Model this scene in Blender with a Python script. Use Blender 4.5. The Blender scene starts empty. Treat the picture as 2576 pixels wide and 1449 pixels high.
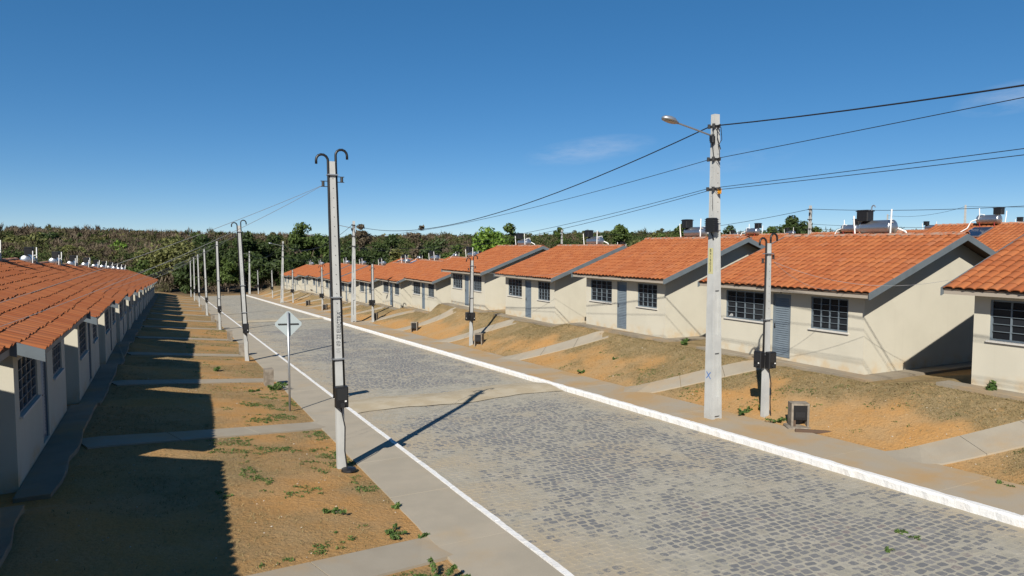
import bpy, math, random
import numpy as np
from mathutils import Vector, Matrix

random.seed(7); RNG = np.random.default_rng(7)
sc = bpy.context.scene
COL = sc.collection
R = math.radians

# ------------------------------------------------------------------ camera, sky, sun, exposure
CAMZ = 5.0                       # camera height; X right of street, Y along street, away
YAW, HORIZ = R(26.6), 617.0      # measured on the photograph scaled to 2576 x 1449
FPX, PCX, PCY = 1717.3, 1288.0, 724.5
PITCH = math.atan((PCY - HORIZ) / FPX)
cam = bpy.data.cameras.new('camera'); cam.sensor_width = 36.0; cam.lens = 24.0
cam.clip_start = 0.1; cam.clip_end = 6000
camo = bpy.data.objects.new('camera', cam); COL.objects.link(camo)
camo.location = (0, 0, CAMZ)
camo.rotation_euler = (R(90) - PITCH, 0, -YAW)
sc.camera = camo

SUN_AZ, SUN_EL = R(43.8), R(36.0)   # light travels towards +X +Y
world = bpy.data.worlds.new('World'); sc.world = world; world.use_nodes = True
wn, wl = world.node_tree.nodes, world.node_tree.links
wn.clear()
sky = wn.new('ShaderNodeTexSky'); sky.sky_type = 'NISHITA'; sky.sun_disc = False
sky.sun_elevation = SUN_EL; sky.sun_rotation = SUN_AZ + math.pi
sky.altitude = 3000; sky.air_density = 0.8; sky.dust_density = 0.0; sky.ozone_density = 4.0
SKY_STRENGTH = 0.118
wbg = wn.new('ShaderNodeBackground'); wbg.inputs[1].default_value = SKY_STRENGTH
wout = wn.new('ShaderNodeOutputWorld')
sun = bpy.data.lights.new('sun', 'SUN'); sun.energy = 5.0; sun.angle = R(0.53); sun.color = (1.0, 0.94, 0.84)
suno = bpy.data.objects.new('sun', sun); COL.objects.link(suno)
suno.location = (-30, -30, 60)
sdir = Vector((math.sin(SUN_AZ) * math.cos(SUN_EL), math.cos(SUN_AZ) * math.cos(SUN_EL), -math.sin(SUN_EL)))
suno.rotation_euler = sdir.to_track_quat('-Z', 'Y').to_euler()
sc.view_settings.view_transform = 'Standard'; sc.view_settings.look = 'None'
sc.view_settings.exposure = 0.65; sc.view_settings.gamma = 1.0; sc.view_settings.use_curve_mapping = False
sc.cycles.diffuse_bounces = 2; sc.cycles.max_bounces = 6

_f = Vector((math.sin(YAW) * math.cos(PITCH), math.cos(YAW) * math.cos(PITCH), -math.sin(PITCH)))
_r = Vector((math.cos(YAW), -math.sin(YAW), 0)); _u = _r.cross(_f)
CP = Vector((0, 0, CAMZ))
def ray(x, y): return _f + _r * ((x - PCX) / FPX) + _u * ((PCY - y) / FPX)
def onX(x, y, X): d = ray(x, y); return CP + d * (X / d.x)

# faint cirrus wisps, real directions in the sky
def wnode(t, **k):
    n = wn.new(t)
    for a, b in k.items(): setattr(n, a, b)
    return n
tc = wnode('ShaderNodeTexCoord')
def wmath(op, a, b=None):
    n = wnode('ShaderNodeMath', operation=op)
    for i, v in enumerate((a, b)):
        if v is None: continue
        if isinstance(v, (int, float)): n.inputs[i].default_value = v
        else: wl.new(v, n.inputs[i])
    return n.outputs[0]
def wdot(vec):
    n = wnode('ShaderNodeVectorMath', operation='DOT_PRODUCT'); n.inputs[1].default_value = vec
    wl.new(tc.outputs['Generated'], n.inputs[0]); return n.outputs['Value']
nmap = wnode('ShaderNodeMapping'); nmap.inputs['Scale'].default_value = (14, 14, 60)
wl.new(tc.outputs['Generated'], nmap.inputs['Vector'])
wnz = wnode('ShaderNodeTexNoise'); wnz.inputs['Scale'].default_value = 1.0; wnz.inputs['Detail'].default_value = 6; wnz.inputs['Roughness'].default_value = 0.6
wl.new(nmap.outputs[0], wnz.inputs['Vector'])
tot = None
for (px, py, wx, wy, amp) in [(1480, 378, .10, .02, .26), (2545, 245, .06, .02, .3), (1850, 400, .09, .02, .14)]:
    d = ray(px, py).normalized()
    rt = d.cross(Vector((0, 0, 1))).normalized(); up = rt.cross(d); tilt = 0.12
    rt2 = rt * math.cos(tilt) + up * math.sin(tilt); up2 = up * math.cos(tilt) - rt * math.sin(tilt)
    ex = wmath('POWER', wmath('DIVIDE', wdot(rt2), wx), 2.0); ey = wmath('POWER', wmath('DIVIDE', wdot(up2), wy), 2.0)
    m = wmath('MAXIMUM', wmath('SUBTRACT', 1.0, wmath('ADD', ex, ey)), 0.0)
    m = wmath('MULTIPLY', m, wmath('GREATER_THAN', wdot(d), 0.0))
    m = wmath('MULTIPLY', m, amp)
    tot = m if tot is None else wmath('ADD', tot, m)
nz = wmath('MAXIMUM', wmath('MULTIPLY', wmath('SUBTRACT', wnz.outputs[0], 0.38), 3.0), 0.0)
tot = wmath('MINIMUM', wmath('MULTIPLY', tot, nz), 0.5)
wmix = wnode('ShaderNodeMix', data_type='RGBA')
whs = wnode('ShaderNodeHueSaturation'); whs.inputs['Saturation'].default_value = 1.5
wgm = wnode('ShaderNodeGamma'); wgm.inputs[1].default_value = 0.65
wl.new(sky.outputs[0], wgm.inputs[0]); wl.new(wgm.outputs[0], whs.inputs['Color'])
wl.new(tot, wmix.inputs[0]); wl.new(whs.outputs[0], wmix.inputs[6]); wmix.inputs[7].default_value = (4.0, 4.2, 4.6, 1)
wl.new(wmix.outputs[2], wbg.inputs[0]); wl.new(wbg.outputs[0], wout.inputs[0])

# ------------------------------------------------------------------ materials
MATS = {}
ALB = 0.85        # common scale on all base colours below
class NT:
    def __init__(s, name, rough=0.8, spec=0.3, metal=0.0):
        m = bpy.data.materials.new(name); m.use_nodes = True; s.m = m; s.t = m.node_tree
        s.n, s.l = s.t.nodes, s.t.links
        s.b = s.n['Principled BSDF']; s.b.inputs['Roughness'].default_value = rough
        s.b.inputs['Specular IOR Level'].default_value = spec; s.b.inputs['Metallic'].default_value = metal
        MATS[name] = m
    def node(s, t, **k):
        n = s.n.new(t)
        for a, b in k.items(): setattr(n, a, b)
        return n
    def put(s, inp, v):
        if isinstance(v, tuple): inp.default_value = (v[0] * ALB, v[1] * ALB, v[2] * ALB, 1)
        elif isinstance(v, (int, float)): inp.default_value = v
        else: s.l.new(v, inp)
    def geo(s): return s.node('ShaderNodeNewGeometry').outputs['Position']
    def obj(s): return s.node('ShaderNodeTexCoord').outputs['Object']
    def rnd(s): return s.node('ShaderNodeObjectInfo').outputs['Random']
    def isl(s): return s.node('ShaderNodeNewGeometry').outputs['Random Per Island']
    def attr(s, nm): return s.node('ShaderNodeAttribute', attribute_name=nm).outputs['Fac']
    def noise(s, vec, scale, detail=4, rough=0.55, mscale=None, dist=0.0):
        if mscale is not None:
            mp = s.node('ShaderNodeMapping'); mp.inputs['Scale'].default_value = mscale; s.l.new(vec, mp.inputs[0]); vec = mp.outputs[0]
        n = s.node('ShaderNodeTexNoise'); n.inputs['Scale'].default_value = scale; n.inputs['Detail'].default_value = detail
        n.inputs['Roughness'].default_value = rough; n.inputs['Distortion'].default_value = dist; s.l.new(vec, n.inputs['Vector']); return n.outputs[0]
    def ramp(s, v, a, b, lo=0.0, hi=1.0):
        n = s.node('ShaderNodeMapRange', interpolation_type='SMOOTHSTEP'); s.put(n.inputs[0], v)
        for i, q in enumerate((a, b, lo, hi)): n.inputs[i + 1].default_value = q
        return n.outputs[0]
    def math(s, op, a, b=0.0):
        n = s.node('ShaderNodeMath', operation=op); s.put(n.inputs[0], a); s.put(n.inputs[1], b); return n.outputs[0]
    def mix(s, fac, a, b, mode='MIX'):
        n = s.node('ShaderNodeMix', data_type='RGBA', blend_type=mode); s.put(n.inputs[0], fac); s.put(n.inputs[6], a); s.put(n.inputs[7], b); return n.outputs[2]
    def val(s, col, v, h=None):
        n = s.node('ShaderNodeHueSaturation'); s.put(n.inputs['Color'], col); s.put(n.inputs['Value'], v)
        if h is not None: s.put(n.inputs['Hue'], h)
        return n.outputs[0]
    def color(s, c): s.put(s.b.inputs['Base Color'], c); return s
    def bump(s, h, st=0.3, dist=0.02):
        n = s.node('ShaderNodeBump'); n.inputs['Strength'].default_value = st; n.inputs['Distance'].default_value = dist
        s.l.new(h, n.inputs['Height']); s.l.new(n.outputs[0], s.b.inputs['Normal']); return s
    def sep(s, v, k):
        n = s.node('ShaderNodeSeparateXYZ'); s.l.new(v, n.inputs[0]); return n.outputs[k]

# cream wall paint with faint patches and soil splash along the foot
t = NT('wall_paint', 0.85, 0.2); o = t.obj(); g = t.geo()
c = t.mix(t.ramp(t.noise(g, 0.9, 5), .35, .7), (.54, .51, .42), (.505, .477, .392))
splash = t.math('MULTIPLY', t.ramp(t.sep(o, 2), .02, .42, 1, 0), t.ramp(t.noise(g, 2.3, 5), .38, .75))
c = t.mix(t.math('MULTIPLY', splash, .8), c, (.52, .37, .2))
streak = t.math('MULTIPLY', t.ramp(t.noise(g, 1.0, 4, mscale=(5, 5, .35)), .56, .8), .14)
t.color(t.mix(streak, c, (.36, .33, .27))).bump(t.noise(g, 60, 3), .12, .01)

# fired clay roof tiles
t = NT('clay_tile', 0.82, 0.15); g = t.geo()
rv = t.math('FRACT', t.math('ADD', t.math('MULTIPLY', t.rnd(), 7.31), t.math('MULTIPLY', t.attr('tint'), 3.77)))
c = t.mix(t.ramp(rv, 0, 1), (.30, .092, .034), (.365, .125, .046))
c = t.mix(t.math('MULTIPLY', t.ramp(rv, .9, 1), .6), c, (.30, .115, .06))
c = t.mix(t.math('MULTIPLY', t.ramp(t.noise(g, 1.1, 5), .45, .75), .5), c, (.31, .12, .058))
c = t.mix(t.math('MULTIPLY', t.ramp(t.noise(g, 22, 4), .55, .8), .22), c, (.22, .088, .048))
c = t.mix(t.math('MULTIPLY', t.ramp(t.noise(g, 4.5, 6), .6, .75), .2), c, (.24, .14, .08))
t.color(c).bump(t.noise(g, 45, 3), .2, .006)
t = NT('ridge_mortar', 0.9, 0.15); g = t.geo()
c = t.mix(t.ramp(t.noise(g, 6, 5), .42, .62), (.38, .15, .08), (.33, .25, .20)); t.color(c).bump(t.noise(g, 25, 4), .5, .02)
NT('roof_deck', 0.9, 0.1).color((.11, .075, .055))
t = NT('grey_paint', 0.55, 0.35); g = t.geo(); t.color(t.mix(t.ramp(t.noise(g, 3, 4), .4, .7), (.125, .15, .167), (.11, .13, .145)))
t = NT('door_paint', 0.45, 0.4); g = t.geo(); t.color(t.mix(t.ramp(t.noise(g, 4, 4), .4, .7), (.15, .185, .215), (.13, .16, .188)))
NT('eave_paint', 0.8, 0.2).color((.33, .29, .24))
t = NT('sill_stone', 0.7, 0.3); g = t.geo(); t.color(t.mix(t.noise(g, 12, 4), (.62, .6, .56), (.5, .48, .44)))
t = NT('window_glass', 0.07, 0.5); g = t.geo(); rv = t.rnd()
t.color(t.mix(t.ramp(rv, 0, 1), (.010, .012, .016), (.024, .028, .034)))
t.b.inputs['Roughness'].default_value = 0.16; t.b.inputs['Specular IOR Level'].default_value = 0.22
NT('paper', 0.8, 0.2).color((.75, .75, .73))
NT('black_plastic', 0.42, 0.4).color((.012, .012, .013))
t = NT('meter_front', 0.25, 0.5).color((.02, .021, .024))
NT('white_pvc', 0.45, 0.4).color((.78, .78, .76))
t = NT('aluminium', 0.34, 0.5, 0.92); t.color(t.mix(t.noise(t.geo(), 8, 3), (.56, .57, .58), (.46, .47, .49)))
t = NT('solar_glass', 0.12, 0.6); t.color((.012, .022, .05))
NT('galvanised', 0.42, 0.5, 0.75).color((.42, .44, .46))
NT('steel_dark', 0.6, 0.4, 0.5).color((.05, .05, .05))
NT('sign_back', 0.5, 0.4).color((.33, .38, .39))
NT('lamp_lens', 0.2, 0.5).color((.38, .36, .28))
NT('cable', 0.55, 0.3).color((.016, .017, .022))
NT('drop_cable', 0.5, 0.4).color((.22, .22, .22))
NT('copper_red', 0.6, 0.3).color((.35, .05, .05))
NT('orange_plastic', 0.5, 0.4).color((.7, .3, .02))
NT('yellow_paint', 0.8, 0.2).color((.46, .43, .22))
NT('black_ink', 0.8, 0.2).color((.02, .02, .02))
NT('blue_ink', 0.8, 0.2).color((.08, .17, .42))
NT('old_wood', 0.85, 0.2).color((.10, .065, .045))
t = NT('pole_concrete', 0.85, 0.2); g = t.geo()
c = t.mix(t.ramp(t.noise(g, 2.2, 6), .35, .7), (.44, .445, .43), (.375, .38, .37))
c = t.mix(t.math('MULTIPLY', t.ramp(t.noise(g, 1.0, 5, mscale=(9, 9, .9)), .5, .75), .35), c, (.27, .275, .265))
t.color(c).bump(t.noise(g, 70, 4), .3, .006)
NT('emboss', 0.9, 0.1).color((.30, .305, .30))
NT('hole_shade_paint', 0.9, 0.1).color((.03, .03, .03))  # shade inside the bolt holes, put into the colour of flat discs
t = NT('old_concrete', 0.9, 0.15); g = t.geo()
c = t.mix(t.ramp(t.noise(g, 5, 6), .35, .65), (.27, .235, .19), (.17, .145, .115)); t.color(c).bump(t.noise(g, 35, 4), .4, .01)
# pavement concrete with blown soil on it
def pave(name, base, alt, soil, lo, hi):
    t = NT(name, 0.9, 0.15); g = t.geo()
    c = t.mix(t.ramp(t.noise(g, 1.3, 6), .35, .7), base, alt)
    c = t.mix(t.math('MULTIPLY', t.rnd(), .14), c, tuple(q * .8 for q in base))
    c = t.mix(t.math('MULTIPLY', t.ramp(t.noise(g, .55, 6, .62), lo, hi), .85), c, soil)
    c = t.mix(t.math('MULTIPLY', t.ramp(t.noise(g, 55, 3), .6, .75), .3), c, (.2, .17, .13))
    t.color(c).bump(t.noise(g, 40, 5), .18, .01)
pave('pavement_clean', (.37, .325, .255), (.325, .29, .23), (.40, .29, .16), .54, .88)
pave('pavement_dusty', (.345, .30, .235), (.36, .29, .20), (.40, .255, .115), .40, .66)
pave('path_concrete', (.345, .305, .24), (.31, .27, .21), (.39, .27, .145), .45, .75)
pave('apron_dusty', (.27, .235, .18), (.225, .19, .145), (.36, .24, .12), .46, .7)
t = NT('kerb_paint', 0.75, 0.25); g = t.geo()
c = t.mix(t.math('MULTIPLY', t.ramp(t.noise(g, 9, 6, .65), .64, .76), .45), (.69, .69, .68), (.40, .36, .30))
t.color(t.mix(t.math('MULTIPLY', t.ramp(t.noise(g, 2, 4), .45, .75), .25), c, (.6, .52, .42))).bump(t.noise(g, 18, 4), .5, .02)
# road mortar and stones
def roadcol(t, g):
    m = t.mix(t.ramp(t.noise(g, 3.5, 6), .35, .65), (.365, .34, .28), (.315, .295, .24))
    sx = t.sep(g, 0)
    edge = t.math('MAXIMUM', t.ramp(sx, 4.9, 7.0, 1, 0), t.ramp(sx, 10.9, 12.3, 0, 1))
    edge = t.math('MULTIPLY', edge, t.ramp(t.noise(g, .9, 5), .3, .62))
    m = t.mix(t.math('MULTIPLY', edge, .75), m, (.385, .315, .215))
    return t.mix(t.math('MULTIPLY', t.ramp(t.noise(g, .35, 5), .5, .72), .5), m, (.37, .3, .2))
t = NT('road_mortar', 0.9, 0.15); g = t.geo(); m = roadcol(t, g)
vo = t.node('ShaderNodeTexVoronoi'); mp = t.node('ShaderNodeMapping'); mp.inputs['Scale'].default_value = (5.2, 7.6, 1)
t.l.new(g, mp.inputs[0]); t.l.new(mp.outputs[0], vo.inputs['Vector']); vo.inputs['Scale'].default_value = 1.0
far = t.ramp(t.sep(g, 1), 42, 52)
st = t.math('MULTIPLY', t.ramp(vo.outputs['Distance'], .42, .5, 1, 0), t.ramp(t.noise(g, 1.6, 5, .6), .36, .6))
t.color(t.mix(t.math('MULTIPLY', t.math('MULTIPLY', st, far), .62), m, (.13, .13, .135))).bump(t.noise(g, 30, 5), .35, .015)
t = NT('paving_stone', 0.62, 0.3); g = t.geo(); m = roadcol(t, g)
rv = t.math('FRACT', t.math('ADD', t.math('MULTIPLY', t.rnd(), 9.1), t.math('MULTIPLY', t.attr('tint'), 5.3)))
s1 = t.mix(t.ramp(rv, 0, 1), (.125, .131, .14), (.215, .21, .203))
s1 = t.mix(t.math('MULTIPLY', t.ramp(rv, .86, .95), .7), s1, (.2, .15, .14))
s1 = t.mix(t.math('MULTIPLY', t.noise(g, 30, 4), .5), s1, (.2, .19, .185))
cov = t.math('ADD', t.math('MULTIPLY', t.noise(g, .55, 6, .65), 1.9), t.math('MULTIPLY', t.noise(g, 17, 6, .8), 1.5))
cov = t.math('ADD', cov, t.math('MULTIPLY', rv, .34))
sx = t.sep(g, 0)
cov = t.math('ADD', cov, t.math('MULTIPLY', t.math('MAXIMUM', t.ramp(sx, 4.9, 7.2, .34, 0), t.ramp(sx, 10.6, 12.2, 0, .26)), 1.0))
hb = t.math('MULTIPLY', t.ramp(t.sep(g, 1), 18.2, 20.2), t.ramp(t.sep(g, 1), 22.6, 24.6, 1, 0))
cov = t.math('ADD', cov, t.math('MULTIPLY', hb, .3))
t.color(t.mix(t.ramp(cov, 1.84, 2.08, .05, .9), s1, m)).bump(t.noise(g, 40, 4), .25, .005)
t = NT('hump_concrete', 0.9, 0.15); g = t.geo()
t.color(t.mix(t.ramp(t.noise(g, 1.6, 6), .38, .64), (.42, .365, .27), (.37, .31, .215))).bump(t.noise(g, 25, 5), .35, .015)
# ground: ochre soil, dry grass, scrubland further off
t = NT('soil', 0.95, 0.05); g = t.geo()
c = t.mix(t.ramp(t.noise(g, .8, 6, .6), .35, .66), (.43, .235, .085), (.39, .25, .12))
c = t.mix(t.math('MULTIPLY', t.ramp(t.noise(g, 7, 6, .7), .54, .70), .5), c, (.32, .19, .085))
c = t.mix(t.math('MULTIPLY', t.ramp(t.noise(g, 38, 3), .62, .72), .5), c, (.50, .40, .27))
c = t.mix(t.math('MULTIPLY', t.ramp(t.noise(g, 18, 6, .75), .5, .66), .55), c, (.23, .145, .07))
c = t.mix(t.math('MULTIPLY', t.ramp(t.noise(g, 3.3, 6, .7), .56, .7), .45), c, (.24, .165, .085))
gr = t.math('MULTIPLY', t.attr('grass'), t.ramp(t.noise(g, 9, 6, .7), .24, .5))
gcol = t.mix(t.ramp(t.noise(g, 2.1, 5), .35, .65), (.185, .15, .08), (.245, .195, .11))
c = t.mix(t.math('MULTIPLY', gr, .85), c, gcol)
hcol = t.mix(t.ramp(t.noise(g, .05, 6), .35, .65), (.10, .078, .05), (.14, .105, .07))
c = t.mix(t.attr('scrub'), c, hcol)
t.color(c).bump(t.noise(g, 14, 7, .65), .75, .05)
def foliage(name, a, b, dry=None):
    t = NT(name, 0.6, 0.25)
    rv = t.math('FRACT', t.math('ADD', t.isl(), t.attr('tint')))
    c = t.mix(t.ramp(rv, 0, 1), a, b)
    t.color(c)
    tr = t.node('ShaderNodeBsdfTranslucent'); t.put(tr.inputs[0], c)
    mx = t.node('ShaderNodeMixShader'); mx.inputs[0].default_value = .28
    t.l.new(t.b.outputs[0], mx.inputs[1]); t.l.new(tr.outputs[0], mx.inputs[2]); t.l.new(mx.outputs[0], t.n['Material Output'].inputs[0])
foliage('leaf_dark', (.034, .056, .016), (.062, .092, .026))
foliage('leaf_mid', (.058, .092, .022), (.10, .145, .036))
foliage('leaf_bright', (.075, .15, .02), (.19, .30, .045))
foliage('leaf_olive', (.10, .11, .034), (.18, .185, .06))
foliage('leaf_dry', (.095, .075, .048), (.14, .11, .07))
foliage('leaf_weed', (.05, .10, .025), (.13, .20, .05))
t = NT('scrub_leaf', 0.75, 0.1)
t.color(t.node('ShaderNodeAttribute', attribute_name='tcol').outputs['Color'])
t = NT('bark', 0.9, 0.1); g = t.geo(); t.color(t.mix(t.noise(g, 5, 4), (.13, .10, .075), (.22, .18, .14)))
NT('dry_grass', 0.9, 0.1); t = NT('dry_grass_blade', 0.85, 0.1); t.color(t.mix(t.isl(), (.17, .135, .06), (.30, .235, .12)))
t = NT('pebble', 0.85, 0.2); t.color(t.mix(t.isl(), (.30, .22, .14), (.55, .5, .43)))

# ------------------------------------------------------------------ mesh helpers
def link(name, data, parent=None, loc=None, mat=None):
    o = bpy.data.objects.new(name, data); COL.objects.link(o)
    if parent is not None: o.parent = parent
    if loc is not None: o.location = loc
    return o
def np_mesh(name, V, faces, mat=None, smooth=False):
    """V (n,3) array, faces (m,k) array or list of lists"""
    me = bpy.data.meshes.new(name)
    if isinstance(faces, np.ndarray):
        k = faces.shape[1]; m = len(faces)
        me.vertices.add(len(V)); me.vertices.foreach_set('co', np.asarray(V, np.float32).ravel())
        me.loops.add(m * k); me.loops.foreach_set('vertex_index', faces.astype(np.int32).ravel())
        me.polygons.add(m); me.polygons.foreach_set('loop_start', np.arange(0, m * k, k, dtype=np.int32))
        me.update(calc_edges=True)
    else:
        me.from_pydata([tuple(v) for v in V], [], faces); me.update()
    me.polygons.foreach_set('use_smooth', np.full(len(me.polygons), bool(smooth)))
    if mat: me.materials.append(MATS[mat])
    return me
def set_attr(me, nm, vals):
    a = me.attributes.new(nm, 'FLOAT', 'POINT'); a.data.foreach_set('value', np.asarray(vals, np.float32))
class MB:
    def __init__(s): s.v = []; s.f = []
    def add(s, V, F):
        b = len(s.v); s.v += [tuple(q) for q in V]; s.f += [[i + b for i in f] for f in F]; return s
    def hexa(s, P): return s.add(P, [[0, 3, 2, 1], [4, 5, 6, 7], [0, 1, 5, 4], [1, 2, 6, 5], [2, 3, 7, 6], [3, 0, 4, 7]])
    def box(s, x0, x1, y0, y1, z0, z1):
        return s.hexa([(x0, y0, z0), (x1, y0, z0), (x1, y1, z0), (x0, y1, z0), (x0, y0, z1), (x1, y0, z1), (x1, y1, z1), (x0, y1, z1)])
    def bbox(s, x0, x1, y0, y1, z0, z1, b):   # box with chamfered upright edges and top
        def ring(i, z): return [(x0 + i + b, y0 + i, z), (x1 - i - b, y0 + i, z), (x1 - i, y0 + i + b, z), (x1 - i, y1 - i - b, z), (x1 - i - b, y1 - i, z), (x0 + i + b, y1 - i, z), (x0 + i, y1 - i - b, z), (x0 + i, y0 + i + b, z)]
        V = ring(0, z0) + ring(0, z1 - b) + ring(b * .7, z1); F = [list(range(7, -1, -1)), list(range(16, 24))]
        for k in (0, 8):
            for i in range(8): j = (i + 1) % 8; F.append([k + i, k + j, k + 8 + j, k + 8 + i])
        return s.add(V, F)
    def tube(s, pts, r, n=6, cap=True):
        pts = [Vector(p) for p in pts]; rr = r if isinstance(r, (list, tuple)) else [r] * len(pts)
        V = []; F = []; ref = None
        for i, p in enumerate(pts):
            d = (pts[min(i + 1, len(pts) - 1)] - pts[max(i - 1, 0)]).normalized()
            if ref is None: ref = d.orthogonal().normalized()
            a = (ref - d * ref.dot(d)).normalized(); ref = a; b = d.cross(a)
            for k in range(n):
                q = 2 * math.pi * k / n; V.append(p + (a * math.cos(q) + b * math.sin(q)) * rr[i])
        for i in range(len(pts) - 1):
            for k in range(n):
                k2 = (k + 1) % n; F.append([i * n + k, i * n + k2, (i + 1) * n + k2, (i + 1) * n + k])
        if cap: F.append(list(range(n - 1, -1, -1))); F.append([(len(pts) - 1) * n + k for k in range(n)])
        return s.add(V, F)
    def lathe(s, prof, axis='y', n=18, c=(0, 0, 0)):   # prof: (pos along axis, radius)
        V = []; F = []
        for (a, r) in prof:
            for k in range(n):
                q = 2 * math.pi * k / n; u, w = r * math.cos(q), r * math.sin(q)
                p = (u, a, w) if axis == 'y' else ((u, w, a) if axis == 'z' else (a, u, w)); V.append((p[0] + c[0], p[1] + c[1], p[2] + c[2]))
        m = len(prof)
        for i in range(m - 1):
            for k in range(n): k2 = (k + 1) % n; F.append([i * n + k, (i + 1) * n + k, (i + 1) * n + k2, i * n + k2])
        F.append(list(range(n))); F.append([(m - 1) * n + k for k in range(n - 1, -1, -1)])
        return s.add(V, F)
    def mesh(s, name, mat, smooth=False): return np_mesh(name, s.v, s.f, mat, smooth)
    def obj(s, name, mat, parent=None, loc=None, smooth=False): return link(name, s.mesh(name, mat, smooth), parent, loc)
def empty(name, loc, rz=0.0):
    o = link(name, None, None, loc); o.rotation_euler = (0, 0, rz); o.empty_display_size = .2; return o
def tag(o, label, cat, group=None):
    o['label'] = label; o['category'] = cat
    if group: o['group'] = group
    return o
def struct(o): o['kind'] = 'structure'; return o
def text_mesh(s, size, mat, depth=0.003):
    cu = bpy.data.curves.new('lettering', 'FONT'); cu.body = s; cu.size = size; cu.extrude = depth; cu.align_x = 'CENTER'; cu.align_y = 'CENTER'
    ob = bpy.data.objects.new('lettering', cu); COL.objects.link(ob)
    dg = bpy.context.evaluated_depsgraph_get(); me = bpy.data.meshes.new_from_object(ob.evaluated_get(dg))
    bpy.data.objects.remove(ob); me.materials.clear(); me.materials.append(MATS[mat]); return me
ORD = ['first', 'second', 'third', 'fourth', 'fifth', 'sixth', 'seventh', 'eighth', 'ninth', 'tenth', 'eleventh', 'twelfth', 'thirteenth', 'fourteenth']
_lat = np.random.default_rng(3).random((256, 256))
def vnoise(x, y):
    x = np.asarray(x, float); y = np.asarray(y, float); xi = np.floor(x).astype(int); yi = np.floor(y).astype(int)
    fx = x - xi; fy = y - yi; fx = fx * fx * (3 - 2 * fx); fy = fy * fy * (3 - 2 * fy)
    L = lambda a, b: _lat[a & 255, b & 255]
    return (L(xi, yi) * (1 - fx) + L(xi + 1, yi) * fx) * (1 - fy) + (L(xi, yi + 1) * (1 - fx) + L(xi + 1, yi + 1) * fx) * fy
def fbm(x, y, o=4):
    s = 0; a = .5
    for k in range(o): s = s + a * vnoise(x * 2 ** k + 17 * k, y * 2 ** k + 31 * k); a *= .5
    return s / (1 - .5 ** o)
def sstep(a, b, x): q = np.clip((np.asarray(x, float) - a) / (b - a), 0, 1); return q * q * (3 - 2 * q)

# ------------------------------------------------------------------ layout
GR_R = 'cream houses on the lamp post side'; GR_L = 'houses with shaded fronts'
PITCHY, HLEN = 8.87, 5.87
NR, NL = 13.0, 14.0                          # near wall of house 1 on either side
XR, XL = 17.9, -2.42                           # facade planes
FR = [z + CAMZ for z in (-3.42, -3.69, -3.71, -4.05, -4.08, -5.06, -5.47, -5.92, -6.40, -6.52, -6.62, -6.80, -7.25, -7.48)]
FL = [z + CAMZ for z in (-3.80, -4.08, -4.40, -4.68, -5.02, -5.34, -5.70, -6.02, -6.36, -6.70, -7.02, -7.36, -7.7, -8.0)]
yR = lambda i: NR + PITCHY * (i - 1)
yL = lambda i: NL + PITCHY * (i - 1)
def zroad(Y): return CAMZ - 4.35 - .0365 * np.clip(Y, -80, 140)
def level(F, y0, Y):
    xs = []; zs = []
    for i, f in enumerate(F):
        a = y0 + PITCHY * (i - 1); xs += [a - .9, a + HLEN + .9]; zs += [f - .14, f - .14]
    xs = [xs[0] - 60] + xs; zs = [zs[0] + 2.0] + zs
    return np.interp(Y, xs, zs)
def ground(X, Y, fine=True):
    X = np.asarray(X, float); Y = np.asarray(Y, float)
    zr = zroad(Y); gl = level(FL, NL, Y); gr_ = level(FR, NR, Y)
    gs = zr + sum(level(FR, NR, Y + q) - zroad(Y + q) for q in (-14, -11, -8, -5, -2, 2, 5, 8, 11, 14)) / 10; gls = sum(level(FL, NL, Y + q) for q in (-6, -4, -2, 0, 2, 4, 6)) / 7
    tl = np.clip((3.5 - X) / 5.2, 0, 1); gl = np.where(X > -2.4, gls + (gl - gls) * tl ** 4, gl); zl = (zr + .12) * (1 - tl) + gl * tl
    tr = np.clip((X - 14.05) / 3.2, 0, 1); gr_ = np.where(X < 17.9, gs + (gr_ - gs) * tr ** 3, gr_); tr = tr ** 1.08; z2 = (zr + .12) * (1 - tr) + gr_ * tr
    z2 = z2 + .95 * sstep(27, 35, X) + .9 * sstep(54, 61, X)
    z = np.where(X < 8.5, zl, z2)
    mid = (X > 3.75) & (X < 13.75) & (Y < 137)
    r = np.hypot(X, Y); az = np.degrees(np.arctan2(X, Y))
    k = np.interp(az, [-40, -12, 0, 10, 20, 30, 45, 90], [.05, .056, .05, .046, .043, .036, .03, .02])
    base = np.interp(az, [-30, 15, 28, 40, 60], [-9.3, -9.3, -7.0, -4.4, -3.4]) + CAMZ
    rr0 = np.interp(az, [-30, 12, 25, 40], [150, 150, 150, 130])
    zh = base + k * np.clip(r - rr0 - 10, 0, 300) + (fbm(X * .012, Y * .012, 3) - .5) * 5 * sstep(150, 260, r)
    w = np.maximum(sstep(134, 150, Y), sstep(rr0 - 25, rr0, r) * (X > 30))
    w = np.maximum(w, sstep(-16, -40, X) * .0)
    z = z * (1 - w) + zh * w
    if fine:
        near = (X > -3) & (X < 19) & (Y < 140); pd = np.where(near, pathdist(X, Y), 9.0); k2 = sstep(.5, .95, pd)
        z = z + ((fbm(X * 1.3, Y * 1.3, 4) - .5) * .065) * np.where((X > 3.45) & (X < 14.1), 0.0, 1.0) * k2 - .02 * (1 - k2) * near
    return np.where(mid, zr - .3, z)
PATHS = []
dR = [1.9, 2.55, 3.3, 3.3, 3.2, 3, 3, 3, 3, 3, 3, 3, 3, 3]
for i in range(14):
    PATHS.append((14.06, yR(i) + 2.97 + dR[i], 17.32, yR(i) + 3.0)); PATHS.append((3.49, yL(i) + HLEN - 2.97 + (1.9 if i else 1.5), -1.8, yL(i) + HLEN - 2.99))
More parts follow.
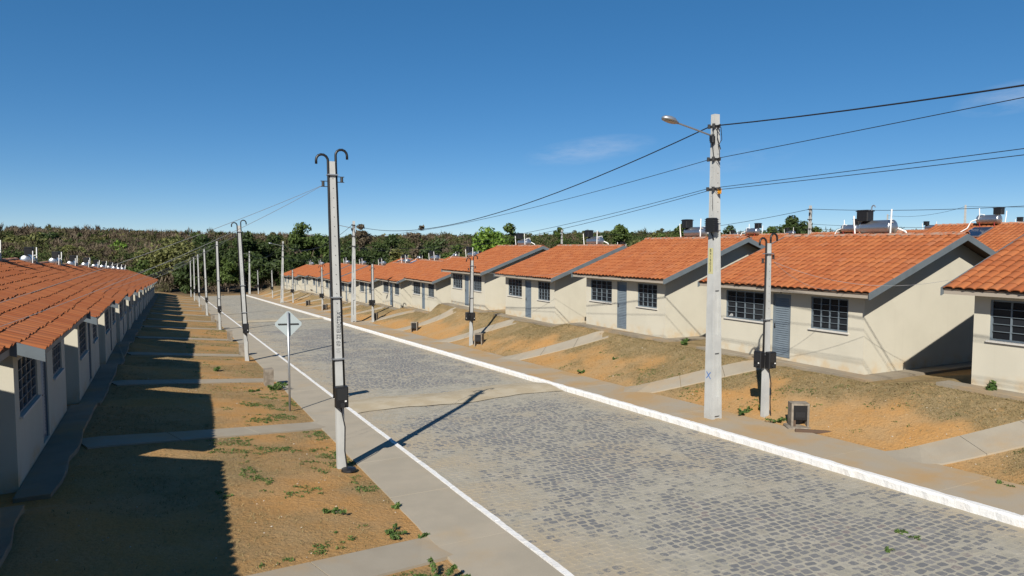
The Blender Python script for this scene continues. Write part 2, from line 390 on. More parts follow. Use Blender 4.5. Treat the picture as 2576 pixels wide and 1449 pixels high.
def pathdist(X, Y):
    d = np.full(np.shape(X), 9.0)
    for (ax, ay, bx, by) in PATHS:
        t_ = np.clip(((X - ax) * (bx - ax) + (Y - ay) * (by - ay)) / ((bx - ax) ** 2 + (by - ay) ** 2), 0, 1)
        d = np.minimum(d, np.hypot(X - ax - t_ * (bx - ax), Y - ay - t_ * (by - ay)))
    return d
def gz(X, Y): return float(ground(X, Y))
def grassmask(X, Y):
    n = fbm(X * .55 + 9, Y * .55, 4); n2 = fbm(X * .22 + 50, Y * .22 + 4, 3)
    g = sstep(.50, .66, n) * .5 + sstep(.55, .7, n2) * .3
    band = sstep(14.9, 15.9, X + (n - .5) * 3.6) * (X < 20)
    dense = sstep(.36, .52, n2 + .06)
    g = np.where(X > 10, np.maximum(g * .7, band * (.6 + .4 * dense)), g)
    lt = sstep(1.4, 3.0, X) * sstep(.47, .58, n) * (X < 5); g = np.maximum(g, lt * .55)
    g = np.where(X < 8, g + .3 * sstep(22, 34, Y) * sstep(.38, .5, n), g)
    return np.clip(g, 0, 1)

# ------------------------------------------------------------------ ground sheet
def lines(dense, outer): return np.unique(np.round(np.concatenate([dense, outer]), 4))
gx = lines(np.concatenate([np.arange(-9, 3.4, .22), np.array([3.42, 3.6, 3.74, 3.76, 8.5, 13.74, 13.76, 13.95, 14.1]), np.arange(14.25, 20.5, .22)]),
           np.concatenate([np.arange(-60, -9, 2.5), np.arange(21, 130, 2.2), np.array([-2500, -1500, -900, -600, -400, -300, -220, -160, -120, -90, -75, 150, 175, 200, 240, 280, 320, 380, 450, 560, 700, 900, 1400, 2500])]))
gy = lines(np.concatenate([np.arange(3, 45, .22), np.arange(45, 136.8, .7), np.array([136.95, 137.05])]),
           np.concatenate([np.arange(-60, 3, 3.0), np.arange(139, 420, 5.0), np.array([-1500, -700, -300, -150, -90, 440, 480, 540, 620, 800, 1200, 2500])]))
GX, GY = np.meshgrid(gx, gy); GZ = ground(GX, GY)
nx, ny = len(gx), len(gy)
ii = (np.arange(ny - 1)[:, None] * nx + np.arange(nx - 1)[None, :]).ravel()
gf = np.stack([ii, ii + 1, ii + nx + 1, ii + nx], 1)
gme = np_mesh('ground', np.stack([GX.ravel(), GY.ravel(), GZ.ravel()], 1), gf, 'soil', True)
set_attr(gme, 'grass', grassmask(GX, GY).ravel())
rr = np.hypot(GX, GY); set_attr(gme, 'scrub', np.maximum(np.maximum(sstep(141, 152, GY), sstep(-14, -24, GX)), sstep(120, 150, rr)).ravel())
GROUND = struct(link('ground', gme))

# ------------------------------------------------------------------ road, kerbs, pavements
def strip(name, mat, x0, x1, y0, y1, z0, thick=.25, step=2.0, parent=None):
    ys = np.linspace(y0, y1, max(2, int((y1 - y0) / step) + 1)); m = MB()
    V = []; F = []
    for y in ys:
        z = float(zroad(y)) + z0; V += [(x0, y, z - thick), (x0, y, z), (x1, y, z), (x1, y, z - thick)]
    for i in range(len(ys) - 1):
        a = i * 4
        for k in range(4): k2 = (k + 1) % 4; F.append([a + k, a + 4 + k, a + 4 + k2, a + k2])
    F += [[0, 1, 2, 3], [len(V) - 1, len(V) - 2, len(V) - 3, len(V) - 4]]
    return m.add(V, F).obj(name, mat, parent)
road = struct(strip('road', 'road_mortar', 4.80, 12.22, -40, 137.5, 0.0, .2))
KY = 62.0
paveL = struct(strip('pavement', 'pavement_clean', 3.5, 4.68, KY, 137.5, .15)); paveR = struct(strip('pavement', 'pavement_dusty', 12.36, 14.05, KY, 137.5, .15))
kerbL = struct(strip('kerb', 'kerb_paint', 4.68, 4.80, KY, 137.5, .16)); kerbR = struct(strip('kerb', 'kerb_paint', 12.22, 12.36, KY, 137.5, .165))
SL = math.atan(-.0365)
def piece_mesh(name, mat, w, L, h, b):
    m = MB(); m.bbox(0, w, 0, L, -h, 0, b); return m.mesh(name, mat)
def lay(name, me, parent, x, y, zoff, jz=.004, jx=.004, jr=.004):
    o = link(name, me, parent, (x + random.uniform(-jx, jx), y, float(zroad(y)) + zoff + random.uniform(-jz, jz)))
    o.rotation_euler = (SL, random.uniform(-jr, jr), random.uniform(-jr, jr)); return o
def kerbmesh(w, h, seed):
    rg = random.Random(seed); V = []; F = []; n = 9
    for i in range(n):
        y = 1.0 * i / (n - 1); j = lambda a: rg.uniform(-a, a)
        V += [(0 + j(.006), y, -h), (0 + j(.009), y, -.035 + j(.008)), (.02 + j(.008), y, j(.005)), (w - .01 + j(.006), y, j(.006)), (w, y, -h)]
    for i in range(n - 1):
        a = i * 5
        for k in range(5): k2 = (k + 1) % 5; F.append([a + k, a + 5 + k, a + 5 + k2, a + k2])
    F += [[0, 1, 2, 3, 4], [len(V) - 1 - k for k in range(5)]]
    return np_mesh('kerb_stone', V, F, 'kerb_paint')
kmR = [kerbmesh(.15, .3, s) for s in range(6)]; kmL = [kerbmesh(.125, .3, s + 10) for s in range(6)]
for i in range(int(KY) + 2):
    y = -2 + i
    lay('kerb_stone', random.choice(kmR), kerbR, 12.21, y, .165, .004, .005, .003)
    o = lay('kerb_stone', random.choice(kmL), kerbL, 4.805, y + 1.0, .16, .004, .006, .004); o.rotation_euler = (-SL, 0, math.pi)
slabL = piece_mesh('slab', 'pavement_clean', 1.18, 2.496, .12, .003); slabR = piece_mesh('slab', 'pavement_dusty', 1.69, 2.496, .12, .003)
for i in range(26):
    y = -2.99 + 2.5 * i
    lay('slab', slabL, paveL, 3.5, y, .15, .003, .002, .001); lay('slab', slabR, paveR, 12.36, y + .4, .15, .003, .002, .001)
# speed hump: worn concrete band right across the stones
for HY in (21.35, 63.0):
    V = []; F = []; xs = np.linspace(4.84, 12.18, 30); ys = np.linspace(-1.05, 1.05, 11)
    for x in xs:
        for q in ys:
            y = HY + q + .18 * math.sin(x * 1.3) + .12 * (vnoise(x * 1.7, 3.1) - .5); z = float(zroad(y)) + .015 + .085 * math.cos(q / 1.05 * math.pi / 2) ** 1.4 + .012 * float(vnoise(x * 5, q * 5))
            V.append((x, y, z))
    for i in range(29):
        for k in range(10): a = i * 11 + k; F.append([a, a + 11, a + 12, a + 1])
    struct(link('speed_hump', np_mesh('speed_hump', V, F, 'hump_concrete', True)))

# paving stones
def stone_shape(seed):
    rg = random.Random(seed); pts = []
    for (a, b) in [(-.5, -.34), (-.34, -.5), (.34, -.5), (.5, -.34), (.5, .34), (.34, .5), (-.34, .5), (-.5, .34)]:
        pts.append((a * rg.uniform(.72, 1.0), b * rg.uniform(.72, 1.0)))
    V = [(x, y, -.03) for x, y in pts] + [(x * .95, y * .95, rg.uniform(-.0006, .0006)) for x, y in pts]
    F = [list(range(8, 16))] + [[i, (i + 1) % 8, 8 + (i + 1) % 8, 8 + i] for i in range(8)]
    return np.array(V), F
SH = [stone_shape(s) for s in range(14)]
rows = []
y = 3.0
while y < 52:
    w = random.uniform(.10, .165); x = 4.86 + random.uniform(0, .1)
    skew = .10 * math.sin(y * .21)
    while x < 12.14:
        l = random.uniform(.12, .235)
        if x + l > 12.2: break
        yy = y + w / 2 + random.uniform(-.018, .018) + .05 * (float(vnoise(x * .8, y * .5)) - .5) + skew * (x - 8.5) * .3
        rows.append((x + l / 2, yy, l * random.uniform(.86, 1.0), w * random.uniform(.84, 1.0), random.randrange(14), random.uniform(-.14, .14), random.uniform(-.001, .002)))
        x += l
    y += w
rows = np.array(rows); rows = rows[~((np.abs(rows[:, 1] - 21.35 - .18 * np.sin(rows[:, 0] * 1.3)) < 1.0))]
RX = rows[:, 0]; RY = rows[:, 1]; RZ = zroad(RY) + .003 + rows[:, 6]
dv = np.stack([RX, RY, RZ - CAMZ], 1); dep = dv @ np.array(_f); pu = PCX + FPX * (dv @ np.array(_r)) / dep; pv = PCY - FPX * (dv @ np.array(_u)) / dep
size = np.where((dep > 0) & (pu > 0) & (pu < 2576) & (pv < 1445), rows[:, 2] * rows[:, 3] / np.maximum(dep, .1) ** 3, 0)
pick = set(np.argsort(-size)[:300].tolist())
smesh = [np_mesh('paving_stone', v, f, 'paving_stone') for v, f in SH]
for me in smesh: set_attr(me, 'tint', np.zeros(len(me.vertices)))
allV = []; allF = []; tint = []; cnt = 0
tmplF = np.array([[i, (i + 1) % 8, 8 + (i + 1) % 8, 8 + i] for i in range(8)] + [[8, 9, 10, 11], [8, 11, 12, 15], [12, 13, 14, 15]])
for i, (cx, cy, l, w, k, rot, dz) in enumerate(rows):
    if i in pick:
        o = link('paving_stone', smesh[int(k)], road, (cx, cy, RZ[i])); o.scale = (l, w, 1); o.rotation_euler = (SL, 0, rot); continue
    v = SH[int(k)][0] * np.array([l, w, 1]); c_, s_ = math.cos(rot), math.sin(rot)
    v = np.stack([v[:, 0] * c_ - v[:, 1] * s_ + cx, v[:, 0] * s_ + v[:, 1] * c_ + cy, v[:, 2] + RZ[i]], 1); v[:, 2] -= .0365 * (v[:, 1] - cy)
    allV.append(v); allF.append(tmplF + cnt); tint.append(np.full(16, random.random())); cnt += 16
me = np_mesh('paving_stone', np.concatenate(allV), np.concatenate(allF), 'paving_stone'); set_attr(me, 'tint', np.concatenate(tint))
o = link('paving_stones', me, road); o['kind'] = 'stuff'

# ------------------------------------------------------------------ house kit (local: x inwards from facade, y along, z from floor)
EAVE, SLOPE, RIDX, DEP = 2.35, .375, 3.95, 7.9
ANG = math.atan(SLOPE); CA, SA = math.cos(ANG), math.sin(ANG)
def roofz(x): return EAVE + (x + .5) * SLOPE if x <= RIDX else EAVE + (2 * RIDX - x + .5) * SLOPE
WN, WF, DO = (.53, 1.85), (3.75, 5.5), (2.62, 3.36)
def wall_mesh():
    m = MB(); ys = [0, .53, 1.85, 2.62, 3.36, 3.75, 5.5, HLEN]; zs = [-.55, 0, 1.1, 2.1, roofz(0) - .07]
    op = set([(1, 2), (5, 2), (3, 1), (3, 2)])
    for i in range(7):
        for k in range(4):
            a, b, c, d = ys[i], ys[i + 1], zs[k], zs[k + 1]
            if (i, k) in op: continue
            m.add([(0, a, c), (0, a, d), (0, b, d), (0, b, c)], [[0, 1, 2, 3]])
    for (a, b), z0 in ((WN, 1.1), (WF, 1.1), (DO, 0.0)):
        m.add([(0, a, z0), (.14, a, z0), (.14, b, z0), (0, b, z0), (0, a, 2.1), (.14, a, 2.1), (.14, b, 2.1), (0, b, 2.1)],
              [[0, 3, 2, 1], [4, 5, 6, 7], [0, 1, 5, 4], [2, 3, 7, 6]])
    for y, fl in ((0, 1), (HLEN, 0)):
        P = [(0, y, -.55), (DEP, y, -.55), (DEP, y, roofz(DEP) - .07), (RIDX, y, roofz(RIDX) - .07), (0, y, roofz(0) - .07)]
        m.add(P if fl else P[::-1], [[0, 1, 2, 3, 4]])
    m.add([(DEP, 0, -.55), (DEP, HLEN, -.55), (DEP, HLEN, roofz(DEP) - .07), (DEP, 0, roofz(DEP) - .07)], [[0, 1, 2, 3]])
    return m.mesh('wall', 'wall_paint')
def deck_mesh():
    m = MB(); y0, y1 = -.47, HLEN + .47
    for s in (0, 1):
        X = (lambda x: x) if s == 0 else (lambda x: DEP - x)
        a, b = -.47, RIDX
        P = [(X(a), y0, roofz(a) - .055), (X(b), y0, roofz(b) - .055), (X(b), y1, roofz(b) - .055), (X(a), y1, roofz(a) - .055),
             (X(a), y0, roofz(a) - .012), (X(b), y0, roofz(b) - .012), (X(b), y1, roofz(b) - .012), (X(a), y1, roofz(a) - .012)]
        m.hexa(P)
    return m.mesh('roof', 'roof_deck')
NCOL, NROW = 27, 13
RY0 = -.5; TW = (HLEN + 1.0) / NCOL; TS = (RIDX + .5) / CA / NROW
def tile_arrays():
    prof = []
    for k in range(7): q = math.pi * k / 6; prof.append((TW * (.41 - .43 * math.cos(q)), .048 * math.sin(q) ** .8))
    prof.append((TW * 1.0, .002))
    n = len(prof); V = []
    for (u, h) in prof: V.append((-.02, u, h + .020))          # lower end
    for (u, h) in prof: V.append((TS + .03, u, h * .92 + .002))   # upper end
    for (u, h) in prof: V.append((-.018, u, max(h - .016, -.002) + .012))       # lip
    for (u, h) in prof: V.append((-.02, u, h + .020))          # lip top, own vertices so the barrel shades cleanly
    F = []
    for k in range(n - 1): F.append([k, n + k, n + k + 1, k + 1]); F.append([3 * n + k + 1, 2 * n + k + 1, 2 * n + k, 3 * n + k])
    return np.array(V), np.array(F)
TV, TF = tile_arrays()
TILE = np_mesh('tile', TV, TF, 'clay_tile', False); set_attr(TILE, 'tint', np.zeros(len(TV)))
for p in TILE.polygons: p.use_smooth = (p.index % 2 == 0)
def tile_place(r, c, j=1.0, rg=random):
    return (r * TS + rg.gauss(0, .011) * j, RY0 + c * TW + rg.gauss(0, .004) * j, rg.uniform(-.003, .006) * j, rg.gauss(0, .016) * j)
def slope_pt(s, n): return (-.5 + s * CA - n * SA, EAVE + s * SA + n * CA)
def tiles_joined(cells, seed):
    rg = random.Random(seed); Vs = []; Fs = []; T = []; cnt = 0
    for (sd, r, c) in cells:
        s0, u0, n0, rot = tile_place(r, c, 1, rg); s = TV[:, 0] + s0; u = TV[:, 1] + u0 + rot * TV[:, 0]; n = TV[:, 2] + n0
        x = -.5 + s * CA - n * SA; z = EAVE + s * SA + n * CA; F = TF
        if sd: x = DEP - x; F = TF[:, ::-1]
        Vs.append(np.stack([x, u, z], 1)); Fs.append(F + cnt); cnt += len(TV); T.append(np.full(len(TV), rg.random()))
    me = np_mesh('tiles', np.concatenate(Vs), np.concatenate(Fs), 'clay_tile'); set_attr(me, 'tint', np.concatenate(T))
    sm = np.tile(np.arange(len(TF)) % 2 == 0, len(cells)); me.polygons.foreach_set('use_smooth', sm); return me
FRONT = [(0, r, c) for r in range(NROW) for c in range(NCOL)]; BACK = [(1, r, c) for r in range(NROW) for c in range(NCOL)]
TJ_FAR = [tiles_joined(FRONT + BACK, s) for s in range(3)]
TJ_NEAR = tiles_joined([q for q in FRONT if q[1] >= 11] + BACK, 9)
def ridge_mesh():
    V = []; F = []; n = 7; L = .43
    for e, (y, r) in enumerate(((0, .115), (L, .10), (0, .095))):
        for k in range(n): q = math.pi * (k / (n - 1)); V.append((-r * math.cos(q) * 1.25, y, r * math.sin(q) * .8 - (.02 if e == 1 else 0)))
    for k in range(n - 1): F.append([k, k + 1, n + k + 1, n + k]); F.append([k + 1, k, 2 * n + k, 2 * n + k + 1])
    return np_mesh('ridge_tile', V, F, 'ridge_mortar', False)
RIDGE = ridge_mesh(); RTOP = roofz(RIDX) + .005
NRID = 17
def ridge_joined():
    V0 = np.array([v.co[:] for v in RIDGE.vertices]); F0 = np.array([p.vertices[:] for p in RIDGE.polygons]); Vs = []; Fs = []
    for k in range(NRID): Vs.append(V0 + np.array([RIDX, RY0 + k * .405, RTOP])); Fs.append(F0 + k * len(V0))
    return np_mesh('ridge_cap', np.concatenate(Vs), np.concatenate(Fs), 'ridge_mortar')
RIDJ = ridge_joined()
def barge(yc, side):
    m = MB(); a, b = -.535, RIDX
    X = (lambda x: x) if side == 0 else (lambda x: DEP - x)
    h = .2; y0, y1 = yc - .014, yc + .014; zt = .022
    P = [(X(a), y0, roofz(a) - h + zt), (X(b), y0, roofz(b) - h + zt), (X(b), y1, roofz(b) - h + zt), (X(a), y1, roofz(a) - h + zt),
         (X(a), y0, roofz(a) + zt), (X(b), y0, roofz(b) + zt), (X(b), y1, roofz(b) + zt), (X(a), y1, roofz(a) + zt)]
    return m.hexa(P).mesh('barge_board', 'grey_paint')
BARGE = [barge(y, s) for y in (-.515, HLEN + .515) for s in (0, 1)]
EAVEB = [MB().box(x, x + .03, -.495, HLEN + .495, roofz(-.47) - .165, roofz(-.47) - .06).mesh('eave_board', 'eave_paint') for x in (-.45, DEP + .42)]
def window_frame(w):
    m = MB(); f = .045; x0, x1 = .025, .075
    m.box(x0, x1, 0, f, 0, 1.0); m.box(x0, x1, w - f, w, 0, 1.0); m.box(x0, x1, f, w - f, 0, f); m.box(x0, x1, f, w - f, 1.0 - f, 1.0)
    return m.mesh('window_frame', 'door_paint')
def mullion(): return MB().box(.03, .07, -.016, .016, .045, .955).mesh('mullion', 'door_paint')
def bar(w): return MB().box(.022, .06, .045, w - .045, -.006, .006).mesh('glazing_bar', 'door_paint')
WINS = {}
for nm, (a, b) in (('n', WN), ('f', WF)):
    w = b - a; cw = (w - .09) / 4
    full = MB()
    for k in (1, 2, 3): full.box(.03, .07, .045 + k * cw - .016, .045 + k * cw + .016, .045, .955)
    for k in (1, 2, 3, 4): full.box(.022, .06, .045, w - .045, .045 + k * .182 - .006, .045 + k * .182 + .006)
    pane = MB().box(-.003, .003, 0, cw - .04, 0, .165).mesh('pane', 'window_glass')
    WINS[nm] = dict(a=a, w=w, cw=cw, frame=window_frame(w), mull=mullion(), bar=bar(w), full=full.mesh('glazing_bars', 'door_paint'),
                    pane=pane, glaz=MB().box(.064, .069, .04, w - .04, .04, .96).mesh('glazing', 'window_glass'),
                    sill=MB().box(-.055, .1, -.05, w + .05, -.045, -.002).mesh('sill', 'sill_stone'))
def door_mesh():
    m = MB(); w = DO[1] - DO[0]
    m.box(.02, .09, 0, .045, 0, 2.1); m.box(.02, .09, w - .045, w, 0, 2.1); m.box(.02, .09, .045, w - .045, 2.05, 2.1)
    m.box(.06, .085, .047, w - .047, .012, 2.045)
    m.box(.045, .06, .047, .12, .012, 2.045); m.box(.045, .06, w - .1, w - .047, .012, 2.045); m.box(.045, .06, .12, w - .1, .012, .10); m.box(.045, .06, .12, w - .1, 1.98, 2.045)
    return m.mesh('door', 'door_paint')
DOORM = door_mesh(); NSL = 26
SLAT = MB().hexa([(.058, .122, 0), (.062, .122, 0), (.062, .64, 0), (.058, .64, 0), (.036, .122, .012), (.058, .122, .055), (.058, .64, .055), (.036, .64, .012)])
SLAT = MB().add([(.040, .122, .004), (.040, .638, .004), (.059, .638, .062), (.059, .122, .062), (.059, .122, 0), (.059, .638, 0)], [[0, 1, 2, 3][::-1], [4, 5, 1, 0][::-1], [0, 3, 4], [1, 5, 2]]).mesh('slat', 'door_paint')
def slats_joined():
    V0 = np.array([v.co[:] for v in SLAT.vertices]); m = MB()
    F0 = [list(p.vertices) for p in SLAT.polygons]
    for k in range(NSL): m.add(V0 + np.array([0, 0, .105 + k * .0715]), F0)
    return m.mesh('louvre', 'door_paint')
SLJ = slats_joined()
HANDLE = MB().box(.02, .045, .66, .69, .95, 1.10).tube([(.02, .675, 1.0), (.0, .675, 1.0), (.0, .6, 1.0)], .009).mesh('handle', 'steel_dark')
SOCK = MB().box(-.05, 0, 2.9, 3.08, 2.2, 2.24).tube([(-.04, 2.99, 2.2), (-.04, 2.99, 2.13)], .03, 8).mesh('porch_socket', 'black_plastic')
WALL, DECK = wall_mesh(), deck_mesh()
def apron_mesh(seed):
    rg = random.Random(seed); m = MB()
    def rag(pts, z0, z1):
        n = len(pts); m.add([(x, y, z0) for x, y in pts] + [(x, y, z1 + rg.uniform(-.01, .01)) for x, y in pts], [list(range(n - 1, -1, -1)), list(range(n, 2 * n))] + [[i, (i + 1) % n, n + (i + 1) % n, n + i] for i in range(n)])
    ys = np.linspace(-.55, HLEN + .55, 11); f = [(-.58 + rg.uniform(-.05, .05), y) for y in ys]
    rag([(-.01, HLEN + .55)] + [(-.01, -.55)] + f, -.2, -.06)
    rag([(0, -.01), (DEP, -.01), (DEP, -.55), (4, -.58), (.02, -.55)][::-1], -.2, -.07)
    return m.mesh('apron', 'apron_dusty')
APR = [apron_mesh(s) for s in range(4)]
PAPER = MB().add([(.062, .06, .06), (.062, .26, .06), (.062, .08, .21), (.062, .06, .21)], [[0, 1, 2, 3], [3, 2, 1, 0]]).add([(.060, .06, .06)] * 0, []).mesh('paper_sheet', 'paper')

def window(parent, nm, detail):
    W = WINS[nm]; f = link('window', W['frame'], parent, (0, W['a'], 1.1))
    link('sill', W['sill'], f)
    if detail:
        for k in (1, 2, 3): link('mullion', W['mull'], f, (0, .045 + k * W['cw'], 0))
        for k in (1, 2, 3, 4): link('glazing_bar', W['bar'], f, (0, 0, .045 + k * .182))
        for i in range(4):
            for k in range(5):
                p = link('pane', W['pane'], f, (.064, .065 + i * W['cw'], .056 + k * .182))
                p.rotation_euler = (0, random.uniform(-.06, .03), random.uniform(-.01, .01))
    else:
        link('glazing_bars', W['full'], f); link('glazing', W['glaz'], f)
    return f
def house(loc, rz, lod, label, group, seed):
    h = empty('row_house', loc, rz); tag(h, label, 'house', group)
    if group == GR_L: h.scale = (1, 1.05, 1)
    rg = random.Random(seed)
    link('wall', WALL, h); roof = link('roof', DECK, h)
    if lod == 0:
        for r in range(11):
            for c in range(NCOL):
                s, u, n, rot = tile_place(r, c, 1, rg); x, z = slope_pt(s, n)
                o = link('tile', TILE, roof, (x, u, z)); o.rotation_euler = (0, -ANG + rg.uniform(-.006, .006), rot)
        o = link('tiles', TJ_NEAR, roof); o['kind'] = 'stuff'
        for k in range(NRID):
            o = link('ridge_tile', RIDGE, roof, (RIDX, RY0 + k * .405, RTOP + rg.uniform(-.008, .01))); o.rotation_euler = (0, rg.uniform(-.04, .04), rg.uniform(-.03, .03))
    else:
        o = link('tiles', TJ_FAR[seed % 3], roof); o['kind'] = 'stuff'
        link('ridge_cap', RIDJ, roof)
    for b in BARGE: link('barge_board', b, roof)
    for b in EAVEB: link('eave_board', b, roof)
    if lod < 3:
        wn_ = window(h, 'n', lod == 0); wf = window(h, 'f', lod == 0)
        if rg.random() < .6: link('paper_sheet', PAPER, wf, (-.004, WINS['f']['w'] - .36, 0))
        d = link('door', DOORM, h, (0, DO[0], 0))
        if lod == 0:
            for k in range(NSL): link('slat', SLAT, d, (0, 0, .105 + k * .0715))
        else: link('louvre', SLJ, d)
        link('handle', HANDLE, d); link('porch_socket', SOCK, h)
        link('apron', APR[seed % 4], h)
    return h

# solar water heater (same local frame as the house)
def tank_mesh():
    r = .26; L = .54; prof = [(-L - .085, .05), (-L - .07, .14), (-L - .03, .23), (-L, r)]
    prof += [(-L + .02, r + .006), (-L + .05, r)] + [(L - .05, r), (L - .02, r + .006), (L, r), (L + .03, .23), (L + .07, .14), (L + .085, .05)]
    return MB().lathe(prof, 'y', 22).mesh('tank', 'aluminium', True)
TANK = tank_mesh()
def box_mesh():
    m = MB(); m.bbox(-.19, .19, -.21, .21, 0, .40, .03); m.box(-.205, .205, -.225, .225, .34, .375)
    for y in (-.13, .0, .13): m.box(-.198, .198, y - .02, y + .02, .03, .29)
    return m.mesh('header_box', 'black_plastic')
HBOX = box_mesh()
PIPE_A = MB().tube([(-.30, .66, -.30), (-.33, .70, .18), (-.34, .71, .45)], .024, 8).mesh('pipe', 'white_pvc')
PIPE_B = MB().tube([(-.28, -.64, -.28), (-.33, -.71, .62)], .026, 8).tube([(-.31, -.67, .2), (-.1, -.6, .18)], .025, 6).mesh('pipe', 'white_pvc')
PIPE_C = MB().tube([(.05, -.2, .25), (.25, -.35, .3), (.3, -.40, .0)], .02, 6).tube([(.28, -.5, .0), (.42, -.72, -.12), (.5, -.8, -.38), (.62, -.8, -.50), (1.3, -.8, -.735)], .028, 8).mesh('pipe', 'white_pvc')
def coll_mesh(): return MB().box(0, 1.45, -.5, .5, 0, .06)
COLF = coll_mesh().mesh('collector', 'galvanised')
COLG = MB().box(.03, 1.42, -.47, .47, .061, .066).mesh('collector_glass', 'solar_glass')
COLB = MB().box(.7, .715, -.47, .47, .067, .07).mesh('collector_strip', 'galvanised')
LEGS = MB().box(-.2, -.17, -.4, -.37, -.45, -.2).box(-.2, -.17, .37, .4, -.45, -.2).box(.17, .2, -.4, -.37, -.5, -.2).box(.17, .2, .37, .4, -.5, -.2).mesh('cradle', 'copper_red')
VENT = MB().tube([(-.1, .2, .62), (-.1, .2, .70)] + [(-.1, .2 - .07 + .07 * math.cos(q), .70 + .1 * math.sin(q)) for q in (.4, .9, 1.57, 2.2, 2.8)], .022, 6).mesh('vent_bend', 'galvanised')
HUB_ = RIDX + .3
def heater(hloc, rz, label, group, seed, full=True, vent=False):
    rg = random.Random(seed); e = empty('solar_water_heater', hloc, rz); tag(e, label, 'water heater', group)
    y = 2.85 + rg.uniform(-.25, .25); b = Vector((HUB_, y, RTOP + .26)); k = Vector((0, 0, rg.uniform(-.03, .03)))
    link('tank', TANK, e, b + k); o = link('header_box', HBOX, e, b + Vector((-.14, .42, .25))); o.rotation_euler = (0, 0, rg.uniform(-.15, .15))
    link('pipe', PIPE_A, e, b); o = link('pipe', PIPE_B, e, b); o.rotation_euler = (rg.uniform(-.03, .05), rg.uniform(-.05, .05), 0)
    link('cradle', LEGS, e, b)
    if full:
        link('pipe', PIPE_C, e, b)
        x = RIDX + .85; o = link('collector', COLF, e, (x, y + .05, roofz(x) + .085)); o.rotation_euler = (0, ANG, 0)
        link('collector_glass', COLG, o); link('collector_strip', COLB, o)
    if vent: link('vent_bend', VENT, e, b)
    return e

# ------------------------------------------------------------------ houses
def hl(i, side):
    if side == 'R':
        if i == 0: return 'cream house uphill of the one behind the numbered pole, weed at its wall'
        if i == 1: return 'cream tile-roofed house standing behind the tall numbered lamp pole'
        return f'cream tile-roofed house, {ORD[i - 2]} downhill from the one behind the numbered pole'
    if i == 0: return 'tile-roofed house with shaded front, uphill of the sunlit gable by the lettered pole'
    return f'tile-roofed house with shaded front, {ORD[i - 1]} downhill, counted from the lettered meter pole'
for i in range(14):
    lod = 0 if i <= 4 else 1
    house((XR, yR(i), FR[i]), 0, lod, hl(i, 'R'), GR_R, i)
    if i != 0:
        nm = 'house behind the numbered pole' if i == 1 else f'{ORD[i - 2]} house below the numbered pole'
        heater((XR, yR(i), FR[i]), 0, f'solar water heater on the ridge of the {nm}', 'rooftop solar heaters', i, i < 5, i == 1)
    lod = 0 if i <= 3 else 1
    house((XL - (.16 if i == 0 else 0), yL(i) + HLEN * 1.05 + (.3 if i == 0 else 0), FL[i]), math.pi, lod, hl(i, 'L'), GR_L, 30 + i)
    if i not in (0,):
        heater((XL, yL(i) + HLEN, FL[i]), math.pi, f'solar water heater on ridge of {ORD[i - 1]} shaded-front house down from lettered pole', 'rooftop solar heaters', 50 + i, False)
XB, XC = 41.3 + RIDX, 69.5 - RIDX
for j in range(14):
    y = 19.1 + PITCHY * (j - 1); fb = float(level(FR, NR, y + 3)) + .1 + .92
    pl = (XB, y + HLEN, fb)
    house(pl, math.pi, 3, f'house in the row behind, {ORD[j]} downhill, its back slope facing the lamp posts', 'houses in the row behind', 70 + j)
    heater(pl, math.pi, f'solar heater with collector on the {ORD[j]} house of the row behind', 'rooftop solar heaters', 90 + j, True)
for j in range(5):
    y = 32.0 + PITCHY * j; fb = CAMZ - 2.35 - .12 * j
    house((XC, y, fb), 0, 3, f'far orange-roofed house beyond the back street, {ORD[j]} from its uphill end', 'far houses beyond the back street', 110 + j)
    heater((XC, y, fb), 0, f'small solar heater on the {ORD[j]} far house beyond the back street', 'rooftop solar heaters', 120 + j, False)

# ------------------------------------------------------------------ front paths
def path_slab(p0, p1, w, n, pave_end, house_z):
    root = None; d = Vector((p1[0] - p0[0], p1[1] - p0[1], 0)); L = d.length; d.normalize(); q = Vector((-d.y, d.x, 0)) * (w / 2); k = 5
    def zz(x, y): return gz_s(x, y) + .016
    def gz_s(x, y): return float(ground(x, y, False))
    pieces = 3
    for a in range(pieces):
        m = MB(); V = []; F = []; t0, t1 = (a / pieces + .0016 if a else -.12), (a + 1) / pieces - .0016
        for i in range(k):
            t_ = t0 + (t1 - t0) * i / (k - 1); c = Vector((p0[0], p0[1], 0)) + d * (L * t_)
            for s in (1, -1):
                za = zz(c.x + q.x * s, c.y + q.y * s)
                if t_ < .12: za = max(za, float(zroad(c.y + q.y * s)) + .146)
                V += [(c.x + q.x * s, c.y + q.y * s, za), (c.x + q.x * s, c.y + q.y * s, za - .16)]
        for i in range(k - 1):
            b = i * 4; F += [[b, b + 4, b + 6, b + 2][::-1], [b, b + 1, b + 5, b + 4][::-1], [b + 2, b + 6, b + 7, b + 3][::-1]]
        F += [[0, 2, 3, 1], [b + 4, b + 5, b + 7, b + 6]]
        m.add(V, F)
        if root is None: root = struct(m.obj('path', 'path_concrete'))
        else: m.obj('slab', 'path_concrete', root)
    return root
for i in range(14): path_slab((14.06, yR(i) + 2.97 + dR[i]), (17.32, yR(i) + 3.0), .95, 3, None, None)
for i in range(14): path_slab((3.49, yL(i) + HLEN - 2.97 + (1.9 if i else 1.5)), (-1.8, yL(i) + HLEN - 2.99), .85, 3, None, None)

